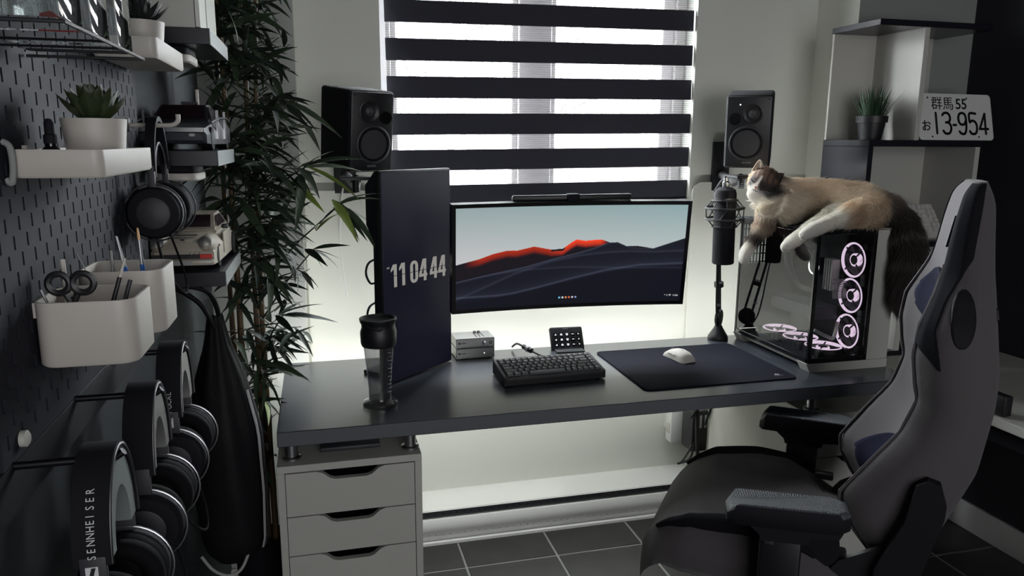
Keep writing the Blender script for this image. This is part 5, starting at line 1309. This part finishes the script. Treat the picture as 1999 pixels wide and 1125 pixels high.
for ci, (cx, cy, lx, ly, ht) in enumerate(canes):
    pts = []; rad = []; n = 26
    for i in range(n+1):
        s = i/n; z = .29+(ht-.29)*s; pts.append((cx+lx*s*s+.006*math.sin(5*s+ci)-ORG.x, cy+ly*s-ORG.y, z)); rad.append((.0095-.005*s)*(1.12 if i % 3 == 0 else 1))
    MB().tube(pts, rad, 10).build('cane', M_['cane'], bp_)
    z = .52
    while z < ht:
        s = (z-.29)/(ht-.29); base = Vector((cx+lx*s*s, cy+ly*s, z))
        for _ in range(r2.choice((2, 2, 3)) if z > 1.1 else r2.choice((1, 1, 2))):
            a = r2.uniform(-2.4, .9); L = r2.uniform(.05, .17); d = Vector((math.cos(a)*.8+.15, math.sin(a), r2.uniform(.15, .9))).normalized()
            tip = base+d*L
            if not ok(tip): continue
            twig.tube([tuple(base-ORG), tuple(base+d*L*.5+Vector((0, 0, .006))-ORG), tuple(tip-ORG)], [.0022, .0018, .001], 5)
            spray(tip, d+Vector((0, 0, -.25)), r2.choice((3, 4, 5)))
            if L > .12: spray(base+d*L*.55, d+Vector((0, -.2, .1)), 3)
        z += r2.uniform(.055, .085)
# the longer branches that stick out towards the speaker and the monitor
def branch(p0, p1, sprays, pal):
    p0, p1 = Vector(p0), Vector(p1); twig.tube([tuple(p0-ORG), tuple(p0.lerp(p1, .5)+Vector((0, 0, .012))-ORG), tuple(p1-ORG)], [.0028, .0024, .0016], 6)
    for t, d, n, sc in sprays: spray(p0.lerp(p1, t), d, n, sc, pal, True)
branch((-.16, 2.18, 1.10), (.062, 2.10, 1.325), [(1, (.8, -.1, .35), 5, 1.0), (1, (.75, 0, -.5), 3, 1.15), (.75, (.5, -.2, .9), 3, .8)], (5, 2, 4))
branch((-.16, 2.18, 1.00), (-.012, 2.10, 1.205), [(1, (.9, -.1, .0), 5, .95), (.7, (.6, -.2, -.2), 3, .8)], (0, 1, 3))
branch((-.15, 2.20, 1.32), (-.02, 2.08, 1.430), [(1, (.6, -.15, .75), 4, 1.15), (1, (.9, -.1, .25), 4, 1.1), (.6, (-.3, -.4, .1), 3, 1.0)], (5, 2, 2))
branch((-.14, 2.22, 1.52), (-.07, 2.12, 1.600), [(1, (.8, -.1, -.1), 5, 1.0)], (0, 2))
branch((-.17, 2.20, .88), (-.10, 2.08, 1.03), [(1, (.8, -.2, .1), 6, 1.1), (.5, (.7, -.3, -.3), 5, .9)], (0, 1, 3))
branch((-.17, 2.18, .66), (-.155, 2.03, .88), [(1, (.4, -.2, -.6), 4, .9), (.6, (.3, -.4, .1), 4, .9)], (5, 2, 4))
leaves.sort(key=lambda q: q[0].translation.y)
for k, (m, mi) in enumerate(leaves[:295]):
    o = link('leaf', LM[mi], bp_); o.matrix_local = Matrix.Translation(-ORG) @ m
rest = MB()
tabs = [([tuple(v.co) for v in me.vertices], [tuple(p.vertices) for p in me.polygons]) for me in LM]
for m, mi in leaves[295:]:
    rest.add(tabs[mi][0], tabs[mi][1], {0: 0, 1: 0, 3: 0, 2: 1, 4: 1, 5: 2}[mi], True, Matrix.Translation(-ORG) @ m)
o = rest.build('foliage', [M_['leaf_a'], M_['leaf_b'], M_['leaf_c']], bp_, sharp=0); o['kind'] = 'stuff'
o = twig.build('twigs', M_['leaf_a'], bp_); o['kind'] = 'stuff'
# ---------------------------------------------------------------- long-haired cat sprawled on the computer case
ct = thing('cat', 'long-haired cream cat with a dark masked face sprawled on the computer case', 'cat', (1.62, 2.15, 1.2405))
CO = Vector((1.62, 2.15, 1.2405))
# skeleton: name -> (x, y, z, radius)
J = dict(
 rump=(1.700, 2.075, 1.307, .063), mid=(1.635, 2.125, 1.312, .066), rib=(1.570, 2.170, 1.313, .066), sh=(1.500, 2.190, 1.318, .062), neck=(1.448, 2.195, 1.346, .054), skull=(1.407, 2.176, 1.371, .048),
 muz=(1.374, 2.154, 1.355, .021), ruff=(1.420, 2.150, 1.312, .044), chest=(1.470, 2.140, 1.292, .048), cheek=(1.376, 2.172, 1.335, .026),
 e1=(1.430, 2.180, 1.245, .030), w1=(1.390, 2.180, 1.185, .021), p1=(1.360, 2.178, 1.140, .0215), p1b=(1.350, 2.172, 1.122, .017),
 hipn=(1.668, 1.985, 1.294, .054), kn=(1.590, 1.968, 1.284, .037), hk=(1.520, 1.965, 1.264, .023), hp=(1.440, 1.955, 1.240, .0225), hpt=(1.412, 1.950, 1.229, .018),
 hip2=(1.650, 2.045, 1.290, .046), kn2=(1.560, 2.020, 1.272, .032), hk2=(1.475, 2.005, 1.242, .022), hq=(1.405, 2.0, 1.198, .022), hqt=(1.382, 1.995, 1.186, .017),
 belly=(1.640, 2.030, 1.292, .051), t0=(1.752, 2.020, 1.295, .044), t1=(1.775, 1.968, 1.245, .043), t2=(1.772, 1.928, 1.175, .045), t3=(1.764, 1.918, 1.100, .042), t4=(1.757, 1.915, 1.030, .030), t5=(1.754, 1.913, .992, .013))
E_ = [('rump', 'mid'), ('mid', 'rib'), ('rib', 'sh'), ('sh', 'neck'), ('neck', 'skull'), ('skull', 'muz'), ('sh', 'ruff'), ('ruff', 'cheek'), ('cheek', 'skull'), ('ruff', 'chest'), ('ruff', 'e1'), ('e1', 'w1'), ('w1', 'p1'), ('p1', 'p1b'),
      ('rump', 'hipn'), ('hipn', 'kn'), ('kn', 'hk'), ('hk', 'hp'), ('hp', 'hpt'), ('mid', 'belly'), ('belly', 'hip2'), ('hip2', 'kn2'), ('kn2', 'hk2'), ('hk2', 'hq'), ('hq', 'hqt'),
      ('rump', 't0'), ('t0', 't1'), ('t1', 't2'), ('t2', 't3'), ('t3', 't4'), ('t4', 't5')]
names = list(J); cb_ = MB()
for a, b_ in E_:
    A, B, ra, rb = Vector(J[a][:3])-CO, Vector(J[b_][:3])-CO, J[a][3], J[b_][3]
    cb_.tube([A.lerp(B, i/8) for i in range(9)], [ra+(rb-ra)*i/8 for i in range(9)], 20)
for n in names: cb_.ell(tuple(Vector(J[n][:3])-CO), (J[n][3],)*3, n=20, k=12)
so = link('cat_skeleton', cb_.mesh('cat_skeleton', M_['fab_grey'], 0))
rm = so.modifiers.new('remesh', 'REMESH'); rm.mode = 'VOXEL'; rm.voxel_size = .0055
sm_ = so.modifiers.new('smooth', 'SMOOTH'); sm_.factor = .5; sm_.iterations = 9
dg = bpy.context.evaluated_depsgraph_get(); dg.update()
body = bpy.data.meshes.new_from_object(so.evaluated_get(dg)); bpy.data.objects.remove(so); body.name = 'body'
nV = len(body.vertices); co = np.zeros(nV*3); body.vertices.foreach_get('co', co); co = co.reshape(-1, 3)+np.array(CO)
def c3(r, g, b): return np.array([lin(r), lin(g), lin(b)])
HF = Vector((-.78, -.60, -.14)).normalized()             # where the face points
HU = (Vector((.35, -.23, .91))-HF*Vector((.35, -.23, .91)).dot(HF)).normalized(); HR = HU.cross(HF).normalized()
SK = np.array(J['skull'][:3]); hf, hu, hr = (np.array(q) for q in (HF, HU, HR))
def coat(P):
    P = np.asarray(P); d = {n: np.linalg.norm(P-np.array(J[n][:3]), axis=1) for n in names}
    cream, tan, white, dark, brown = c3(238, 226, 206), c3(222, 198, 170), c3(240, 236, 226), c3(62, 52, 48), c3(126, 90, 66)
    col = np.tile(cream, (len(P), 1))
    w = np.clip((P[:, 2]-1.30)/.08, 0, 1)[:, None]; col = col*(1-w*.6)+tan*w*.6
    def blend(names_, c, r0, r1):
        nonlocal col
        dd = np.min([d[n] for n in names_], axis=0); t = np.clip((r1-dd)/(r1-r0), 0, 1)[:, None]; col = col*(1-t)+c*t
    blend(['ruff', 'neck', 'chest'], c3(240, 232, 218), .03, .085)
    blend(['hipn', 'kn'], c3(216, 190, 158), .02, .07)
    blend(['hk', 'hp', 'hpt', 'hk2', 'hq', 'hqt', 'kn2'], white, .035, .075)
    blend(['t0'], c3(110, 96, 86), .03, .10); blend(['t1', 't2', 't3', 't4', 't5'], c3(64, 56, 52), .05, .10)
    blend(['e1'], brown, .02, .06); blend(['w1'], dark, .022, .05); blend(['p1', 'p1b'], white, .022, .040)
    # face
    q = P-SK; f_, u_, r_ = q@hf, q@hu, q@hr; near = np.clip((.088-np.linalg.norm(q, axis=1))/.018, 0, 1)
    blend(['cheek'], c3(240, 234, 222), .02, .05)
    mask = near*np.clip((f_+.016)/.016, 0, 1)*np.clip((u_+.016+.25*np.abs(r_))/.008, 0, 1)*np.clip((r_+.044)/.010, 0, 1)
    top = near*np.clip((u_-.020)/.012, 0, 1)*np.clip((r_+.030)/.012, 0, 1)
    t = np.maximum(mask, top)[:, None]; stripe_ = (.5+.5*np.sin(r_*420+u_*160))[:, None]*np.clip((u_-.012)/.01, 0, 1)[:, None]
    col = col*(1-t)+(c3(62, 54, 52)*(1-.55*stripe_)+c3(150, 112, 84)*.55*stripe_)*t
    bw = .0055+np.clip(-u_+.006, 0, .03)*.55
    bl = near*np.clip((bw-np.abs(r_+.003))/.003, 0, 1)*np.clip((f_-.005)/.01, 0, 1)*np.clip((.032-u_)/.008, 0, 1)
    col = col*(1-bl[:, None])+c3(238, 230, 220)*bl[:, None]
    return col
set_tint(body, np.concatenate([coat(co), np.ones((nV, 1))], 1))
body.materials.clear(); body.materials.append(attr_mat('cat_skin', .9)); body.polygons.foreach_set('use_smooth', [True]*len(body.polygons))
link('body', body, ct)
# ears, eyes, nose
def ear(r_, u_, tiltr, nm, inner, outer):
    b = MB(); base = Vector(SK)-CO+HR*r_+HU*u_+HF*.004; up = (HU+HR*tiltr).normalized(); sd_ = up.cross(HF).normalized()
    P = []
    for i in range(7):
        s = i/6; w_ = .021*(1-s)**.7+.0006
        P.append([tuple(base+up*(.040*s)+sd_*(w_*math.sin(a))-HF*(.011*(1-s)*(math.cos(a)))) for a in np.linspace(-1.45, 1.45, 9)])
    b.grid(P); o = b.build(nm, M_[outer], ct); md = o.modifiers.new('thickness', 'SOLIDIFY'); md.thickness = .0022
    b = MB(); P = []
    for i in range(6):
        s = i/6; w_ = .015*(1-s)**.7+.0006
        P.append([tuple(base+up*(.003+.033*s)+sd_*(w_*math.sin(a))-HF*(.007*(1-s)*math.cos(a))+HF*.0012) for a in np.linspace(-1.3, 1.3, 7)])
    MB().grid(P).build('ear_lining', M_[inner], o)
    return o
M_['cat_dark'] = mat('dark_cat_fur', rgb(66, 56, 52), .9, vary=.2, scale=120); M_['cat_cream'] = mat('cream_cat_fur', rgb(206, 190, 170), .9, vary=.1, scale=120); M_['cat_white'] = mat('white_cat_fur', rgb(225, 218, 206), .9, vary=.1, scale=120); M_['cat_pink'] = mat('pink_cat_skin', rgb(170, 122, 110), .7, vary=.1)
ear(-.029, .024, -.30, 'ear', 'cat_cream', 'cat_cream'); ear(.030, .023, .50, 'ear', 'cat_dark', 'cat_dark')
S0 = Vector(SK)-CO
for s in (-1, 1):
    p = S0+HF*.0465+HR*(s*.0205)+HU*.006
    b = MB(); b.tube([p-HR*(s*.008)-HU*.003+HF*.003, p-HU*.0015+HF*.0045, p+HR*(s*.009)+HU*.003], [.0012, .0022, .001], 6); b.build('closed_eye', M_['print_black'], ct)
nz_ = Vector(J['muz'][:3])-CO+HF*.0225+HU*.005
MB().prism([(-.006, .0035), (.006, .0035), (0, -.004)], -.002, .002, 'z', M=Matrix.Translation(nz_) @ Matrix((HR, HU, HF)).transposed().to_4x4()).build('nose', M_['cat_pink'], ct)
for s in (-1, 1): MB().tube([nz_-HU*.006, nz_-HU*.011+HR*(s*.004), nz_-HU*.0095+HR*(s*.009)-HF*.003], .0010, 5).build('mouth', M_['print_black'], ct)
b = MB()
r2 = random.Random(5)
for s in (-1, 1):
    for k in range(6):
        p = nz_+HR*(s*.010)-HU*(.004+.0016*k)-HF*.004; b.tube([p, p+HR*(s*.026)+HU*(.006-.003*k)-HF*.004, p+HR*(s*.045)+HU*(.004-.006*k)-HF*.014], [.0005, .0004, .0002], 4)
o = b.build('whiskers', M_['print_white'], ct); o['kind'] = 'stuff'
# paw toes
for a, b_, nm in (('p1', 'p1b', 0), ('hp', 'hpt', 1), ('hq', 'hqt', 2)):
    A, B = Vector(J[a][:3])-CO, Vector(J[b_][:3])-CO; d = (B-A).normalized(); x, y, _ = basis(d)
    for k in range(4):
        ang = (k-1.5)*.55; e = x*math.sin(ang)+y*(math.cos(ang)*.55); MB().ell(tuple(B+d*.002+e*.011), (.0068, .0068, .0075), n=10, k=8).build('toe', M_['cat_white'], ct)
# fur: thin tapering hairs over the whole body
rs = np.random.RandomState(3)
body.calc_loop_triangles(); nt_ = len(body.loop_triangles); tri = np.zeros(nt_*3, dtype=np.int32); body.loop_triangles.foreach_get('vertices', tri); tri = tri.reshape(-1, 3)
nr = np.zeros(nV*3); body.vertices.foreach_get('normal', nr); nr = nr.reshape(-1, 3)
A, B, C_ = co[tri[:, 0]], co[tri[:, 1]], co[tri[:, 2]]; ar = np.linalg.norm(np.cross(B-A, C_-A), axis=1); NH = 64000
ti = rs.choice(nt_, NH, p=ar/ar.sum()); u = rs.rand(NH, 2); fl_ = u.sum(1) > 1; u[fl_] = 1-u[fl_]; w = np.stack([1-u.sum(1), u[:, 0], u[:, 1]], 1)
root = (co[tri[ti]]*w[..., None]).sum(1); nn = (nr[tri[ti]]*w[..., None]).sum(1); nn /= np.linalg.norm(nn, axis=1)[:, None]
# flow: along the nearest bone, away from the head, drooping a little
bones = [(np.array(J[a][:3]), np.array(J[b_][:3])) for a, b_ in E_]
best = np.full(NH, 9.9); flow = np.zeros((NH, 3)); bi = np.zeros(NH, int)
back_ = {('mid', 'rump'), ('rib', 'mid')}
for k, ((a, b_), (na, nb)) in enumerate(zip(bones, E_)):
    ab = b_-a; t = np.clip(((root-a)@ab)/(ab@ab), 0, 1); dd = np.linalg.norm(root-(a+ab*t[:, None]), axis=1)/(J[na][3]+J[nb][3]); m_ = dd < best
    sgn = -1 if (na, nb) in (('rump', 'mid'), ('mid', 'rib'), ('rib', 'sh'), ('sh', 'neck'), ('neck', 'skull'), ('skull', 'muz')) else 1
    best[m_] = dd[m_]; flow[m_] = sgn*ab/np.linalg.norm(ab); bi[m_] = k
LN = {'p1': .006, 'p1b': .005, 'w1': .012, 'e1': .020, 'hk': .012, 'hp': .006, 'hpt': .005, 'hk2': .012, 'hq': .006, 'hqt': .005, 'muz': .005, 'skull': .014, 'neck': .026, 'ruff': .034, 'cheek': .026, 'chest': .032, 'hipn': .034, 'belly': .034, 'kn': .018, 'kn2': .018, 't1': .036, 't2': .040, 't3': .040, 't4': .040, 't5': .034, 't0': .034}
Lb = np.array([.5*(LN.get(a, .027)+LN.get(b_, .027)) for a, b_ in E_])[bi]
flow -= nn*(flow*nn).sum(1)[:, None]*.85; flow /= np.linalg.norm(flow, axis=1)[:, None]+1e-6
q = root-SK; facing = (q@hf > .018) & (np.linalg.norm(q, axis=1) < .085); Lb[facing] = np.minimum(Lb[facing], .0095)
Lh = Lb*rs.uniform(.65, 1.15, NH)
clump = np.sin(root@np.array([70., 40, 25]))*.5+np.sin(root@np.array([-35., 80, 55]))*.5
d0 = nn*.42+flow*.80+rs.normal(0, .15, (NH, 3))+np.stack([clump*.18, -clump*.12, clump*.1], 1); d0 /= np.linalg.norm(d0, axis=1)[:, None]
d1 = d0+flow*.45+np.array([0, 0, -.42]); d1 /= np.linalg.norm(d1, axis=1)[:, None]
p0 = root-nn*.001; p1 = p0+d0*(Lh*.5)[:, None]; p2 = p1+d1*(Lh*.5)[:, None]
sd_ = np.cross(d0, rs.normal(0, 1, (NH, 3))); sd_ /= np.linalg.norm(sd_, axis=1)[:, None]
wd = (.00062*np.clip(Lh/.02, .55, 1.1))[:, None]
V = np.stack([p0-sd_*wd, p0+sd_*wd, p1+sd_*wd*.75, p1-sd_*wd*.75, p2], 1).reshape(-1, 3)-np.array(CO)
ctop, zmin = 1.2412, None
base = np.arange(NH)*5
fm = bpy.data.meshes.new('fur'); fm.vertices.add(NH*5); fm.vertices.foreach_set('co', V.ravel())
loops = np.stack([base, base+1, base+2, base+3, base+3, base+2, base+4], 1).ravel(); fm.loops.add(len(loops)); fm.loops.foreach_set('vertex_index', loops.astype(np.int32))
fm.polygons.add(NH*2); ls_ = (np.arange(NH)[:, None]*7+np.array([0, 4])).ravel(); fm.polygons.foreach_set('loop_start', ls_.astype(np.int32)); fm.polygons.foreach_set('loop_total', np.tile([4, 3], NH).astype(np.int32)); fm.update(calc_edges=True)
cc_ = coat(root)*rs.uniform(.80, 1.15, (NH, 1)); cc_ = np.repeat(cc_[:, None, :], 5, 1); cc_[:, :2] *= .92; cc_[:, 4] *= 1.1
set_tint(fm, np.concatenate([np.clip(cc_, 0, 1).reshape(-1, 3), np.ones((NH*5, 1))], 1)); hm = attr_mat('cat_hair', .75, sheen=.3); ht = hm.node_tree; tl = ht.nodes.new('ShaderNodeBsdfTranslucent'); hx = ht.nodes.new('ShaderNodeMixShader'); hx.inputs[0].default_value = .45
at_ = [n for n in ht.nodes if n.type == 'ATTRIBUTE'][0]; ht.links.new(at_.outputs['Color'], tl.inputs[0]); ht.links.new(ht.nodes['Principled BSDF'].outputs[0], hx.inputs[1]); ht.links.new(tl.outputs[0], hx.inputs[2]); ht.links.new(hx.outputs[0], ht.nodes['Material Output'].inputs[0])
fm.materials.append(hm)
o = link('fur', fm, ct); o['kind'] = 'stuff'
